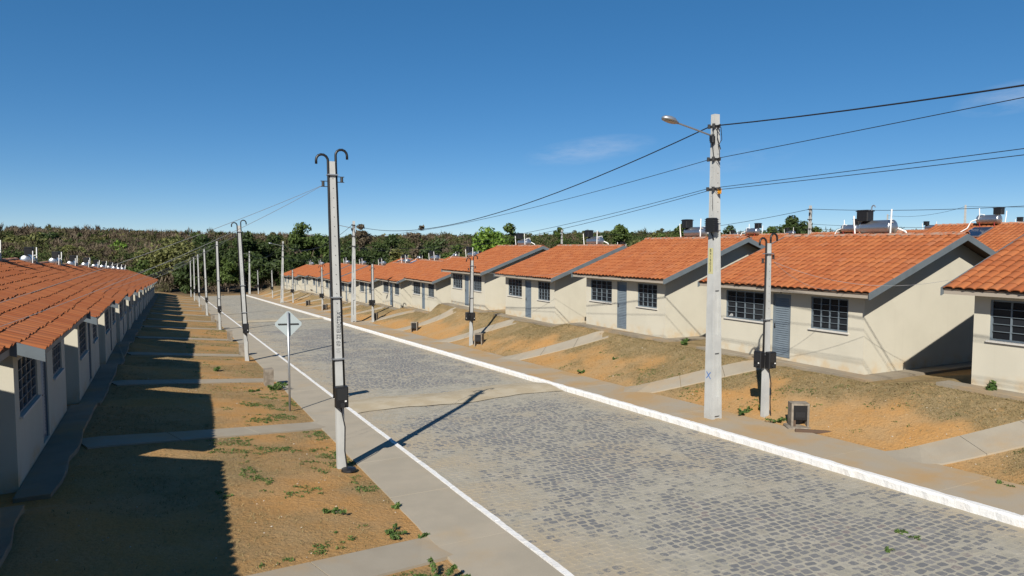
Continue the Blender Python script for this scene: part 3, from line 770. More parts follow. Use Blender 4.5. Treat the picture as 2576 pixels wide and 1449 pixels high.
# ------------------------------------------------------------------ poles
def tapered(m, bx, by, tx, ty, H, z0=-.4, off=(0, 0), lean=(0, 0)):
    ox, oy = off; lx, ly = lean
    m.hexa([(ox - bx, oy - by, z0), (ox + bx, oy - by, z0), (ox + bx, oy + by, z0), (ox - bx, oy + by, z0),
            (ox * tx / bx + lx - tx, oy + ly - ty, H), (ox * tx / bx + lx + tx, oy + ly - ty, H), (ox * tx / bx + lx + tx, oy + ly + ty, H), (ox * tx / bx + lx - tx, oy + ly + ty, H)]); return m
def meter_pole(base, H, lean, label, boxes=1, detail=True, seed=0):
    e = empty('meter_pole', base); tag(e, label, 'utility pole', 'slim meter poles along the street')
    bx, by, tx, ty = .088, .075, .055, .052
    tapered(MB(), bx, by, tx, ty, H, lean=lean).obj('shaft', 'pole_concrete', e)
    P = lambda z, dx=0, dy=0: (lean[0] * z / H + dx, lean[1] * z / H + dy, z)
    W = lambda z: bx + (tx - bx) * z / H
    hz = 1.5
    for s in (-1, 1):
        k = .026; pts = [P(hz, s * (W(hz) + k)), P(H * .5, s * (W(H * .5) + k)), P(H - .1, s * (W(H) + k)), P(H + .02, s * (W(H) + k))]
        for q in np.linspace(.3, math.pi, 7): pts.append(P(H + .02 + .12 * math.sin(q), s * (W(H) + k + .12 - .12 * math.cos(q))))
        pts.append(P(H - .06, s * (W(H) + k + .24)))
        if s == 1: pts = [Vector(p) + Vector((0, 0, .12 if i > 2 else 0)) for i, p in enumerate(pts)]
        MB().tube(pts, .027, 7).obj('conduit', 'black_plastic', e, smooth=True)
        z = H - .42 - (.1 if s < 0 else 0)
        a = P(z, s * (W(H) + .05)); b = P(z, s * (W(H) + .19)); m = MB().box(min(a[0], b[0]), max(a[0], b[0]), -.02 + a[1], .02 + a[1], z - .012, z + .0).box(min(a[0], b[0]), max(a[0], b[0]), -.02 + a[1], .02 + a[1], z + .1, z + .112)
        xx = b[0] - s * .05; m.tube([(xx, a[1], z), (xx, a[1], z + .1)], .03, 8); m.obj('bracket', 'steel_dark', e)
    for z in (H - .28, H * .56, H * .36):
        p = P(z); w = W(z) + .05; MB().box(p[0] - w, p[0] + w, p[1] - .1, p[1] + .1, z - .012, z + .012).obj('strap', 'galvanised', e)
    def mbox(dx, dy, face):
        p = P(1.55); bxm = MB(); bxm.bbox(-.13, .13, -.09, .09, -.22, .22, .02); o = bxm.obj('meter_box', 'black_plastic', e, (p[0] + dx, p[1] + dy, 1.55)); o.rotation_euler = (0, 0, face)
        MB().box(-.105, .105, -.098, -.089, -.06, .19).obj('meter_window', 'meter_front', o); MB().box(.05, .085, -.1, -.09, -.1, -.07).obj('seal', 'white_pvc', o)
        MB().tube([(0, -.05, -.16), (0, -.13, -.16)], .05, 10).obj('meter_dial', 'meter_front', o)
    mbox(.01, -(by + .075), 0)
    if boxes > 1: mbox(-(W(1.5) + .11), .06, -math.pi / 2)
    if boxes > 2: mbox((W(1.5) + .11), .03, math.pi / 2)
    MB().tube([P(1.33, .0, -by - .03), P(.9, .07, -by - .05), P(.4, .05, -by - .05), P(.0, .09, -by - .05), P(-.1, .09, -by - .05)], .014, 6).obj('earth_cable', 'cable', e)
    if detail:
        m = MB(); z = H - .36
        while z > 2.9:
            p = P(z); y = by + (ty - by) * z / H
            m.lathe([(p[1] - y - .004, .0075), (p[1] - y + .001, .0075)], 'y', 8, (p[0], 0, z)); z -= .2
        m.obj('bolt_hole_discs', 'hole_shade_paint', e)  # no recesses: discs just proud of the shaft, coloured as hole shade
    return e
LP = []
def depth_pt(x, y, base):   # point on the photo ray at the camera depth of a known base
    d = ray(x, y); return CP + d * ((base - CP).dot(_f) / d.dot(_f))
LPY = [14.26, 34.0, 53.6, 72.8, 92.5, 112.0, 131.0]
LPT = [(832, 408), (600, 568), (545, 607), (513, 627), (497, 640), (487, 648), (478.5, 656)]
lplab = ['slim concrete meter pole with raised lettering, black cap lying at its foot', 'slim meter pole with hooked conduits, first one past the diamond sign'] + [f'slim meter pole on shaded-house pavement, {ORD[k]} past the diamond sign' for k in range(1, 6)]
for k in range(7):
    b = Vector((3.12, LPY[k], gz(3.12, LPY[k]))); tp = depth_pt(*LPT[k], b); H = tp.z - b.z
    ln = (float(np.clip(tp.x - b.x, -.36, .36)), float(np.clip(tp.y - b.y, -.36, .36))); LP.append((b, H, ln))
    e = meter_pole(b, H, ln, lplab[k], 1, k < 2)
    if k == 0:
        me = text_mesh('DAN_01 03 22 ELECTRA', .115, 'emboss', .002); o = link('lettering', me, e, (ln[0] * 2.75 / H + .0, ln[1] * 2.75 / H - .0695, 2.75))
        o.rotation_euler = (R(90) - math.atan((.075 - .052) / H), R(-90) + ln[0] / H, 0)
b = LP[0][0]
tag(MB().lathe([(-.05, .02), (-.03, .12), (.0, .16), (.04, .15), (.06, .05)], 'z', 12, (b.x + .08, b.y - .3, gz(b.x + .08, b.y - .3) + .03)).obj('plastic_cap', 'black_plastic'), 'black round plastic cap on the soil at foot of lettered pole', 'cap')
RPY = [13.3, 33.6, 53.4, 73.5, 93, 113, 132.5]
RPT = [(1935, 612), (1187, 655), (935, 664), (808, 672), (735, 679), (683, 680), (647.6, 680)]
RP = []
rpl = ['slim meter pole with two black meter boxes beside the numbered pole'] + [f'slim meter pole on lamp post side, {ORD[k]} downhill of the one beside numbered pole' for k in range(6)]
for k in range(7):
    X = 14.35; b = Vector((X, RPY[k], gz(X, RPY[k]))); tp = depth_pt(*RPT[k], b); H = tp.z - b.z
    ln = (float(np.clip(tp.x - b.x, -.15, .15)), float(np.clip(tp.y - b.y, -.15, .15))); RP.append((b, H, ln)); meter_pole(b, H, ln, rpl[k], 2, k < 2)

def lamp_pole(base, H, lean, label, numbered=False, lamp=True, gear=True):
    e = empty('lamp_pole', base); tag(e, label, 'utility pole', 'tall concrete power poles')
    bx, by, tx, ty = .175, .155, .085, .075
    m = MB(); S = H * .62
    def at(z): f = z / H; return bx + (tx - bx) * f, by + (ty - by) * f
    a0, a1 = at(-.5), at(S); L = lambda z: (lean[0] * z / H, lean[1] * z / H)
    def seg(z0, z1, x0f, x1f, yf):
        P = []
        for z in (z0, z1):
            wx, wy = at(z); l = L(z)
            P += [(l[0] + wx * x0f, l[1] - wy * yf, z), (l[0] + wx * x1f, l[1] - wy * yf, z), (l[0] + wx * x1f, l[1] + wy * yf, z), (l[0] + wx * x0f, l[1] + wy * yf, z)]
        m.hexa(P)
    seg(-.5, S, -1, -.45, 1); seg(-.5, S, .62, 1, 1); seg(-.5, S, -.45, .62, .62)
    z = .1
    while z < S - .5: seg(z, z + .5, -.45, .62, .97); z += 1.7
    seg(S, H, -1, 1, 1)
    m.obj('shaft', 'pole_concrete', e)
    m = MB(); z = H - .3
    while z > S + .1:
        wx, wy = at(z); l = L(z); m.lathe([(l[1] - wy - .004, .011), (l[1] - wy + .001, .011)], 'y', 8, (l[0] + .02, 0, z)); m.lathe([(l[0] - wx - .004, .009), (l[0] - wx + .001, .009)], 'x', 8, (0, l[1], z - .1)); z -= .26
    m.obj('bolt_hole_discs', 'hole_shade_paint', e)  # discs on the faces, painted dark for the shade within holes
    if lamp:
        l = L(H - .55); zA = H - .58; a = Vector((l[0] - at(zA)[0], l[1], zA)); bb = a + Vector((-1.24, 0, .25))
        MB().tube([a + Vector((.05, 0, -.02)), a.lerp(bb, .5), bb], .024, 8).obj('lamp_arm', 'galvanised', e)
        n = 14; V = []; F = []; ax = (bb - a).normalized(); up = Vector((0, 0, 1)); up = (up - ax * up.dot(ax)).normalized(); sd = ax.cross(up)
        prof = [(0, .035, .03), (.08, .075, .06), (.18, .135, .10), (.32, .155, .105), (.46, .115, .08), (.53, .04, .03)]
        for (s, w, h) in prof:
            for k in range(n):
                q = 2 * math.pi * k / n; hh = h * math.sin(q); hh = hh if hh > 0 else max(hh, -.03)
                V.append(bb + ax * (s - .04) + sd * (w * math.cos(q)) + up * hh)
        for i in range(len(prof) - 1):
            for k in range(n): k2 = (k + 1) % n; F.append([i * n + k, (i + 1) * n + k, (i + 1) * n + k2, i * n + k2])
        F += [list(range(n)), [(len(prof) - 1) * n + k for k in range(n - 1, -1, -1)]]
        head = MB().add(V, F).obj('lamp_head', 'galvanised', e, smooth=True)
        V = [bb + ax * (.20 + .17 * math.cos(q)) + sd * (.115 * math.sin(q)) - up * .045 for q in np.linspace(0, 2 * math.pi, 14, endpoint=False)]
        V2 = [v + up * .03 for v in V]; MB().add(V + V2, [list(range(13, -1, -1))] + [[i, (i + 1) % 14, 14 + (i + 1) % 14, 14 + i] for i in range(14)]).obj('lamp_lens', 'lamp_lens', head)
        MB().box(a.x - .05, a.x + .1, a.y - .07, a.y + .07, a.z - .14, a.z + .03).obj('arm_clamp', 'steel_dark', e)
    if gear:
        for z in (H - .33, H - 1.22, H - 2.03):
            l = L(z); wx, wy = at(z); m = MB()
            m.box(l[0] - wx - .015, l[0] + wx + .015, l[1] - wy - .015, l[1] + wy + .015, z - .03, z + .03)
            for s in (-1, 1):
                m.tube([(l[0] - wx - .05, l[1] + s * (wy + .01), z - .05), (l[0] - wx - .05, l[1] + s * (wy + .01), z + .06)], .04, 8)
                m.tube([(l[0], l[1] + s * wy, z), (l[0] - .05, l[1] + s * (wy + .16), z + .01)], .028, 6)
            m.obj('clamp', 'steel_dark', e)
        l = L(H - .7); wx, wy = at(H - .7)
        m = MB()
        m.tube([(l[0] - wx - .02, l[1] - .05, H - .4), (l[0] - wx - .05, l[1] - wy * .5, H - .75), (l[0] - wx - .02, l[1] - wy, H - 1.2), (l[0] - wx, l[1] - wy - .02, H - 1.5)], .011, 5)
        m.tube([(l[0] + wx, l[1] - wy - .03, H - .36), (l[0] + wx * .8, l[1] - wy - .09, H - .7), (l[0], l[1] - wy - .04, H - .85), (l[0] + wx * .6, l[1] - wy - .03, H - 1.0), (l[0] + wx * .7, l[1] - wy - .03, H - 1.2)], .010, 5)
        m.tube([(l[0] - wx * .3, l[1] - wy - .02, H - .35), (l[0] - wx * .4, l[1] - wy - .04, H - .65), (l[0] + wx, l[1] - wy - .03, H - .95)], .012, 5)
        m.tube([(l[0] - wx - .04, l[1] - wy, H - 2.05), (l[0] - wx - .08, l[1] - wy - .05, H - 2.5), (l[0] - wx - .03, l[1] - wy, H - 2.95)], .008, 5)
        m.tube([(l[0] - wx * .2, l[1] - wy - .05, H - 2.05), (l[0] + wx * .2, l[1] - wy - .05, H - 2.3), (l[0] + wx * .8, l[1] - wy - .03, H - 2.4)], .007, 5)
        m.obj('jumper_wires', 'cable', e)
        MB().bbox(l[0] - wx - .12, l[0] - wx - .02, l[1] - wy - .06, l[1] - wy + .08, H - .78, H - .6, .02).obj('photocell', 'black_plastic', e)
    if numbered:
        z = H - 3.0; l = L(z); wx, wy = at(z)
        bxm = MB(); bxm.bbox(-.11, .11, -.14, .14, -.19, .19, .03)
        for k in range(7): bxm.box(-.116, .116, -.146, .146, -.16 + k * .05, -.145 + k * .05)
        bo = bxm.obj('splice_box', 'black_plastic', e, (l[0] - wx - .10, l[1] - wy - .02, z)); bo.rotation_euler = (0, 0, .3)
        MB().tube([(l[0] - wx - .1, l[1] - wy, z - .2), (l[0] - wx - .04, l[1] - wy - .02, z - .33), (l[0] - wx, l[1] - wy, z - .42)], .02, 6).obj('splice_lead', 'cable', e)
        for zz in (z + .04, z - .14):
            wx2, wy2 = at(zz); l2 = L(zz); MB().box(l2[0] - wx2 - .008, l2[0] + wx2 + .008, l2[1] - wy2 - .008, l2[1] + wy2 + .008, zz - .012, zz + .012).obj('strap', 'galvanised', e)
        MB().box(l[0] - .02, l[0] + .06, l[1] - wy - .075, l[1] - wy - .01, H - 2.16, H - 2.02).obj('tag', 'orange_plastic', e)
        zt = H - 3.62; zb = H - 4.32; m = MB(); V = []
        for zz in (zb, zt):
            wx2, wy2 = at(zz); l2 = L(zz); x = l2[0] - wx2 - .003
            V += [(x, l2[1] - wy2 * .85, zz), (x, l2[1] + wy2 * .75, zz)]
        m.add([V[0], V[1], V[3], V[2]], [[0, 1, 2, 3]]).obj('number_patch', 'yellow_paint', e)
        for k, ch in enumerate('B419023'):
            zz = zt - .07 - k * .09; wx2, wy2 = at(zz); l2 = L(zz); o = link('numeral', text_mesh(ch, .105, 'black_ink', .001), e, (l2[0] - wx2 - .007, l2[1], zz)); o.rotation_euler = (R(90), 0, R(-90))
        zz = 1.18; wx2, wy2 = at(zz); l2 = L(zz); o = link('mark', text_mesh('X', .27, 'blue_ink', .001), e, (l2[0] - wx2 - .006, l2[1], zz)); o.rotation_euler = (R(90), 0, R(-90))
    return e
BP = []
bpl = ['tall concrete lamp pole numbered in black on yellow, splice box above', 'tall concrete lamp pole, first one downhill of the numbered pole', 'tall concrete lamp pole, second one downhill of the numbered pole', 'tall concrete lamp pole at the far end of the road']
for k, (Y, tpx) in enumerate([(14.0, (1792, 290)), (54.9, (889, 556)), (94.6, (712, 607)), (136.0, (627, 632))]):
    X = 13.15; b = Vector((X, Y, float(zroad(Y)) + .14)); tp = depth_pt(*tpx, b); H = tp.z - b.z
    ln = (float(np.clip(tp.x - b.x, -.35, .35)), float(np.clip(tp.y - b.y, -.35, .35))); BP.append((b, H, ln)); lamp_pole(b, H, ln, bpl[k], k == 0)
BB = []
for k, (X, Y, top) in enumerate([(50.0, 41.8, 3.45), (50.0, 84.0, 2.2), (50.0, 1.5, 4.6), (92.0, 53.0, 5.2), (104, 72, 5.0)]):
    b = Vector((X, Y, gz(X, Y))); H = CAMZ + top - b.z; BB.append((b, H, (0, 0)))
    lamp_pole(b, H, (0, 0), ['concrete pole rising behind the roofs on the back street', 'concrete pole lower down the back street behind the roofs', 'concrete pole uphill on the back street behind the roofs', 'distant slender pole beyond the far houses, uphill one', 'distant slender pole beyond the far houses, downhill one'][k], False, False, k < 3)

# ------------------------------------------------------------------ wires
def wire(a, b, sag, r, mat, label, n=22, group='overhead wires'):
    a, b = Vector(a), Vector(b); pts = []
    for i in range(n + 1):
        t_ = i / n; p = a.lerp(b, t_); p.z -= 4 * sag * t_ * (1 - t_); pts.append(p)
    return tag(MB().tube(pts, r, 5).obj('overhead_wire', mat), label, 'wire', group)
def ptop(P, dz, dx=0, dy=0):
    b, H, l = P; z = H - dz; return Vector((b.x + l[0] * z / H + dx, b.y + l[1] * z / H + dy, b.z + z))
P0 = (Vector((13.15, -26.5, float(zroad(-26.5)) + .14)), 8.3, (0, 0))
BPX = [P0] + BP
seglab = ['uphill off the numbered pole', 'from numbered pole to next lamp pole', 'between the first and second lamp poles downhill', 'down to the last lamp pole']
for k in range(4):
    A, B = BPX[k], BPX[k + 1]; near = k < 2
    for (dz, s0, s1, r, nm) in [(.33, 1.25, 1.4, .017, 'thick black twisted power cable'), (1.22, .12, .55, .0085, 'thin black upper wire'), (2.0, .28, .80, .0075, 'upper strand of lowest wire pair'), (2.06, .36, .92, .0075, 'lower strand of lowest wire pair')]:
        wire(ptop(A, dz, -.12, .1), ptop(B, dz, -.12, -.1), s0 if k == 0 else s1, r * (1 if near else 1.0), 'cable', f'{nm} strung {seglab[k]}', 30)
for (A, B, nm) in [(BB[2], BB[0], 'uphill of'), (BB[0], BB[1], 'downhill of')]:
    for dz, r, w in ((.3, .02, 'top'), (1.6, .014, 'middle'), (2.0, .012, 'lowest')):
        wire(ptop(A, dz), ptop(B, dz), 1.1, r, 'cable', f'{w} wire on back street, {nm} the pole behind the roofs')
wire(ptop(BB[3], .2), ptop(BB[4], .2), .6, .02, 'cable', 'distant wire between the two slender poles beyond far houses')
wire(ptop(BB[3], .2), ptop(BB[3], .2) + Vector((40, -40, 1)), .8, .02, 'cable', 'distant wire running uphill from the uphill slender pole')
# service drops to the left houses
DROP = ((-2.85, -3.0), (-2.4, -3.2))
def roofL(X, i): return FL[i] + roofz(XL - X) + .06
for k in range(7):
    b, H, ln = LP[k]; a = ptop(LP[k], .50, -.2, 0)
    i = max(0, min(13, int((b.y - 3.2 - NL) // PITCHY) + 1)); xe, ye = DROP
    e1 = Vector((xe[0], b.y + xe[1], roofL(xe[0], i))); e2 = Vector((ye[0], b.y + ye[1], roofL(ye[0], i)))
    nm = 'the lettered meter pole' if k == 0 else f'the {ORD[k - 1]} meter pole past the sign'
    wire(a, e1, .10, .0042, 'drop_cable', f'upper service wire dropping from {nm} to a shaded-house roof', 16, 'service wires')
    wire(a, e2, .16, .0042, 'drop_cable', f'lower service wire dropping from {nm} to a shaded-house roof', 16, 'service wires')
a = ptop(RP[0], .5, .15, -.05)
wire(a, (17.35, yR(0) + 6.2, FR[0] + 2.55), .35, .005, 'drop_cable', 'pale service wire from the two-box meter pole to the uphill house', 16, 'service wires')
wire(a, (17.35, yR(1) + .2, FR[1] + 2.45), .3, .005, 'drop_cable', 'service wire from the two-box meter pole to the house behind it', 16, 'service wires')
a = ptop(RP[1], .5, .15, -.05)
wire(a, (17.35, yR(2) + 6.1, FR[2] + 2.5), .3, .005, 'drop_cable', 'service wire from the next meter pole downhill to a cream house', 16, 'service wires')

# ------------------------------------------------------------------ road sign
b = Vector((3.07, 20.9, gz(3.07, 20.9)))
s = empty('road_sign', b); tag(s, 'diamond road sign seen from its plain grey back on galvanised post', 'road sign')
MB().tube([(0, 0, -.3), (0, 0, 2.95)], .032, 10).obj('post', 'galvanised', s, smooth=True)
hd = .375; cz = 2.6; m = MB(); P = []
for (dx, dz) in [(-.04, -hd), (.04, -hd), (hd, -.04), (hd, .04), (.04, hd), (-.04, hd), (-hd, .04), (-hd, -.04)]: P.append((dx, dz))
m.add([(x, .045, cz + z) for x, z in P] + [(x, .05, cz + z) for x, z in P], [list(range(8)), list(range(15, 7, -1))] + [[i, 8 + i, 8 + (i + 1) % 8, (i + 1) % 8] for i in range(8)])
pl = m.obj('plate', 'sign_back', s); s.rotation_euler = (0, 0, R(-14))
MB().box(-.29, .29, .018, .044, cz - .017, cz + .017).obj('bracket', 'steel_dark', s)

# ------------------------------------------------------------------ water meter boxes
def hydro(x, y, label, broken, face, k):
    z = gz(x, y); e = empty('water_meter_box', (x, y, z), face); tag(e, label, 'meter box', 'concrete water meter boxes')
    w, d, h = .22, .15, .62
    m = MB(); m.box(-w, -w + .05, -d, d, -.1, h - .05); m.box(w - .05, w, -d, d, -.1, h - .05); m.box(-w, w, -d, d, h - .05, h); m.box(-w + .05, w - .05, d - .04, d, -.1, h - .05)
    m.obj('casing', 'old_concrete', e)
    MB().box(-w + .05, w - .05, -d + .01, -d + .03, h - .42, h - .055).obj('door', 'black_plastic', e)
    MB().box(-w + .10, w - .10, -d + .005, -d + .012, h - .36, h - .22).obj('meter_window', 'meter_front', e)
    if broken: MB().bbox(-w - .1, w + .12, -d - .12, d + .05, -.08, .03, .02).obj('footing', 'old_concrete', e); MB().box(-w + .05, -w + .12, -d + .03, -d + .06, .02, .2).obj('broken_board', 'old_wood', e)
    return e
for k, (px, py, X) in enumerate([(2008, 1068, 14.25), (1205, 865, 14.5), (1043, 832, 14.4), (943, 806, 14.6), (845, 786, 14.6), (818, 783, 14.5), (775, 770, 14.6)]):
    p = onX(px, py, X); hydro(X, p.y, 'broken concrete water meter box on a footing beside the two-box meter pole' if k == 0 else f'weathered concrete water meter box on lamp post side, {ORD[k - 1]} below the broken one', k == 0, -.55 if k == 0 else -.7 + random.uniform(-.1, .1), k)
for k, y in enumerate([26.2, 36.5, 44.5, 54.6, 63, 73.6, 82]):
    hydro(3.12, y, f'concrete water meter box on shaded-house pavement edge, {ORD[k]} past the diamond sign', False, math.pi * .5 + random.uniform(-.15, .15), 20 + k)

# ------------------------------------------------------------------ vegetation
def leaf_cloud(C, Rr, n, size, rng, flat=.6, up=.35):
    """leaf quads round clump centres C with radii Rr -> V, F"""
    k = rng.integers(0, len(C), n); d = rng.normal(size=(n, 3)); d /= np.linalg.norm(d, axis=1)[:, None]
    rad = rng.random(n) ** .45; P = C[k] + d * (Rr[k] * rad)[:, None] * np.array([1, 1, flat])
    nrm = d * .8 + rng.normal(size=(n, 3)) * .7 + np.array([0, 0, up]); nrm /= np.linalg.norm(nrm, axis=1)[:, None]
    a = np.cross(nrm, rng.normal(size=(n, 3))); a /= np.linalg.norm(a, axis=1)[:, None] + 1e-9; b = np.cross(nrm, a)
    s = size * rng.uniform(.55, 1.25, n)[:, None]; l = s * rng.uniform(.9, 1.6, (n, 1))
    V = np.stack([P - a * l, P + b * s * .55 - a * l * .1, P + a * l, P - b * s * .55 + a * l * .1], 1).reshape(-1, 3)
    return V, np.arange(4 * n).reshape(n, 4), k
def tree(pos, H, W, mat, label, n=1600, leaf=.28, nc=18, bare=.25, seed=1, group='trees beyond the road end', lean=0.0):
    rng = np.random.default_rng(seed); e = empty('tree', pos); tag(e, label, 'tree', group)
    m = MB(); tr = max(.07, H * .022); th = H * bare
    m.tube([(0, 0, -.5), (lean * .3, 0, th * .6), (lean, .1, th), (lean, 0, H * .6)], [tr * 1.25, tr, tr * .8, tr * .35], 7)
    q = rng.normal(size=(nc, 3)); q /= np.linalg.norm(q, axis=1)[:, None]; q *= (rng.random(nc) ** .28)[:, None]
    zc = (H + th) / 2; C = np.stack([q[:, 0] * W * .36 + lean, q[:, 1] * W * .36, zc + q[:, 2] * (H - th) * .40], 1)
    Rr = W * rng.uniform(.13, .24, nc)
    top = np.argmax(C[:, 2]); C[top, 2] = H - Rr[top] * .55
    for j in range(min(7, nc)):
        c_ = C[j]; m.tube([(lean * .7, 0, th * rng.uniform(.55, 1)), (c_[0] * .5 + lean * .3, c_[1] * .5, (th + c_[2]) / 2 + .1), tuple(c_)], [tr * .5, tr * .32, tr * .12], 5)
    m.obj('trunk', 'bark', e)
    V, F, k = leaf_cloud(C, Rr, n, leaf, rng, .75)
    me = np_mesh('crown', V, F, mat); cl = rng.random(nc); set_attr(me, 'tint', np.repeat(cl[k] * .6, 4))
    link('crown', me, e); return e
def tree_px(px, ytop, dist, wpx, mat, label, n=1600, seed=1, leaf=None, bare=.25, nc=18, drop=0.0):
    d = ray(px, HORIZ); d.z = 0; d.normalize(); x, y = d.x * dist, d.y * dist; z = gz(x, y)
    dep = d.dot(_f) * dist; top = CAMZ + (HORIZ - ytop) / FPX * dep; W = wpx / FPX * dep
    return tree((x, y, z - drop), max(2.2, top - z + drop), W, mat, label, int(n * 1.7), leaf or max(.15, dep * .0023), nc, bare, seed)
TR = [
 (300, 609, 268, 50, 'leaf_bright', 'small bright green bush-like tree alone on the brown hillside', 900, .05, 10),
 (425, 598, 152, 190, 'leaf_olive', 'wide yellow-green tree beside the end of the shaded-house row', 4200, .08, 30),
 (520, 590, 168, 120, 'leaf_dark', 'dark tree behind the wide yellow-green tree', 2200, .1, 18),
 (470, 655, 146, 80, 'leaf_dark', 'low dark tree at the roof end of the shaded-house row', 1700, .05, 14),
 (545, 610, 147, 100, 'leaf_dark', 'dark leafy tree standing where the pavement ends', 2600, .12, 20),
 (572, 650, 144, 70, 'leaf_mid', 'mid green tree low at the end of the road', 1700, .1, 14),
 (618, 584, 156, 110, 'leaf_dark', 'tall dark evergreen at the end of the road', 2800, .15, 22),
 (655, 640, 146, 95, 'leaf_dark', 'dense dark tree behind the last lamp pole', 2200, .08, 18),
 (690, 592, 160, 100, 'leaf_dark', 'tall dark evergreen uphill of the last lamp pole', 2400, .15, 20),
 (715, 650, 146, 80, 'leaf_dark', 'dark tree beside the last cream house gable', 1800, .08, 14),
 (772, 562, 168, 105, 'leaf_mid', 'tallest sunlit green tree rising above the last cream houses', 2800, .2, 20),
 (745, 615, 152, 90, 'leaf_dark', 'dark tree directly under the tallest sunlit tree', 2000, .1, 16),
 (835, 598, 160, 100, 'leaf_mid', 'green tree behind the last cream houses next to the tallest one', 2200, .15, 18),
 (812, 640, 148, 90, 'leaf_dark', 'low dark tree right behind the last cream roofs', 1800, .08, 16),
 (906, 566, 172, 62, 'leaf_dry', 'reddish dry-leaved tree behind the second lamp pole', 1300, .3, 14),
 (900, 610, 150, 100, 'leaf_dark', 'dark tree below the reddish dry-leaved one', 2000, .1, 18),
 (965, 592, 160, 95, 'leaf_dark', 'dark round tree behind the middle cream roofs', 2000, .1, 18),
 (1010, 625, 140, 90, 'leaf_olive', 'olive green tree behind the middle cream roofs', 1800, .1, 16),
 (1052, 568, 165, 55, 'leaf_dry', 'tall thin nearly bare tree standing above the roofs', 420, .35, 12),
 (1100, 600, 150, 105, 'leaf_dark', 'dark tree beside the tall nearly bare tree', 2200, .1, 18),
 (1150, 615, 140, 90, 'leaf_mid', 'green tree beside the bright green tree behind the roofs', 1800, .1, 16),
 (1232, 573, 112, 112, 'leaf_bright', 'bright green rounded tree behind the cream roofs', 3600, .12, 24),
 (1297, 566, 125, 92, 'leaf_mid', 'dark green domed tree right behind the bright green one', 2600, .15, 20),
 (1408, 574, 190, 36, 'leaf_mid', 'small umbrella-shaped tree standing above the scrub', 500, .55, 8),
 (1475, 590, 150, 70, 'leaf_olive', 'olive tree behind the heater of the third cream roof', 1500, .1, 14),
 (1518, 588, 150, 60, 'leaf_dark', 'dark tree next to the olive tree behind the roofs', 1300, .1, 14),
 (1560, 567, 190, 60, 'leaf_mid', 'spreading green tree on the skyline behind the roofs', 1300, .35, 12),
 (1620, 588, 160, 90, 'leaf_olive', 'broad olive tree on the skyline behind the roofs', 1700, .1, 16),
 (1665, 588, 150, 60, 'leaf_mid', 'green tree between olive tree and numbered pole on skyline', 1300, .1, 14),
 (1716, 566, 160, 60, 'leaf_mid', 'taller green tree on the skyline by the heater near numbered pole', 1400, .2, 14),
 (1826, 570, 150, 70, 'leaf_dark', 'dark green tree just past the numbered pole on the skyline', 1500, .15, 14),
 (1880, 582, 150, 60, 'leaf_dark', 'low dark tree behind the back row heater', 1200, .1, 12),
 (1938, 572, 140, 80, 'leaf_mid', 'mid green tree beside the large dark skyline tree', 1500, .15, 14),
 (1992, 547, 118, 122, 'leaf_dark', 'large dark rounded tree behind the back street pole', 4200, .12, 26),
 (2060, 572, 130, 70, 'leaf_mid', 'smaller green tree leaning against the large dark rounded tree', 1400, .12, 14),
 (120, 585, 330, 60, 'leaf_dark', 'dark tree on the hilltop above the shaded-house roofs', 900, .1, 12),
 (70, 600, 300, 120, 'leaf_olive', 'wide yellowish tree on the brown hillside', 1500, .1, 18),
 (190, 618, 240, 70, 'leaf_olive', 'olive shrub-like tree low on the hillside behind the roofs', 1300, .06, 14),
 (260, 660, 150, 110, 'leaf_dark', 'low wide dark tree just behind the shaded-house roofs', 1800, .05, 18),
 (350, 655, 150, 90, 'leaf_mid', 'low green tree between the roofs and the yellow-green tree', 1600, .05, 16),
]
for k, (px, yt, ds, wp, mt, lb, n, br, nc) in enumerate(TR): tree_px(px, yt, ds, wp, mt, lb, n, 200 + k, None, br, nc)

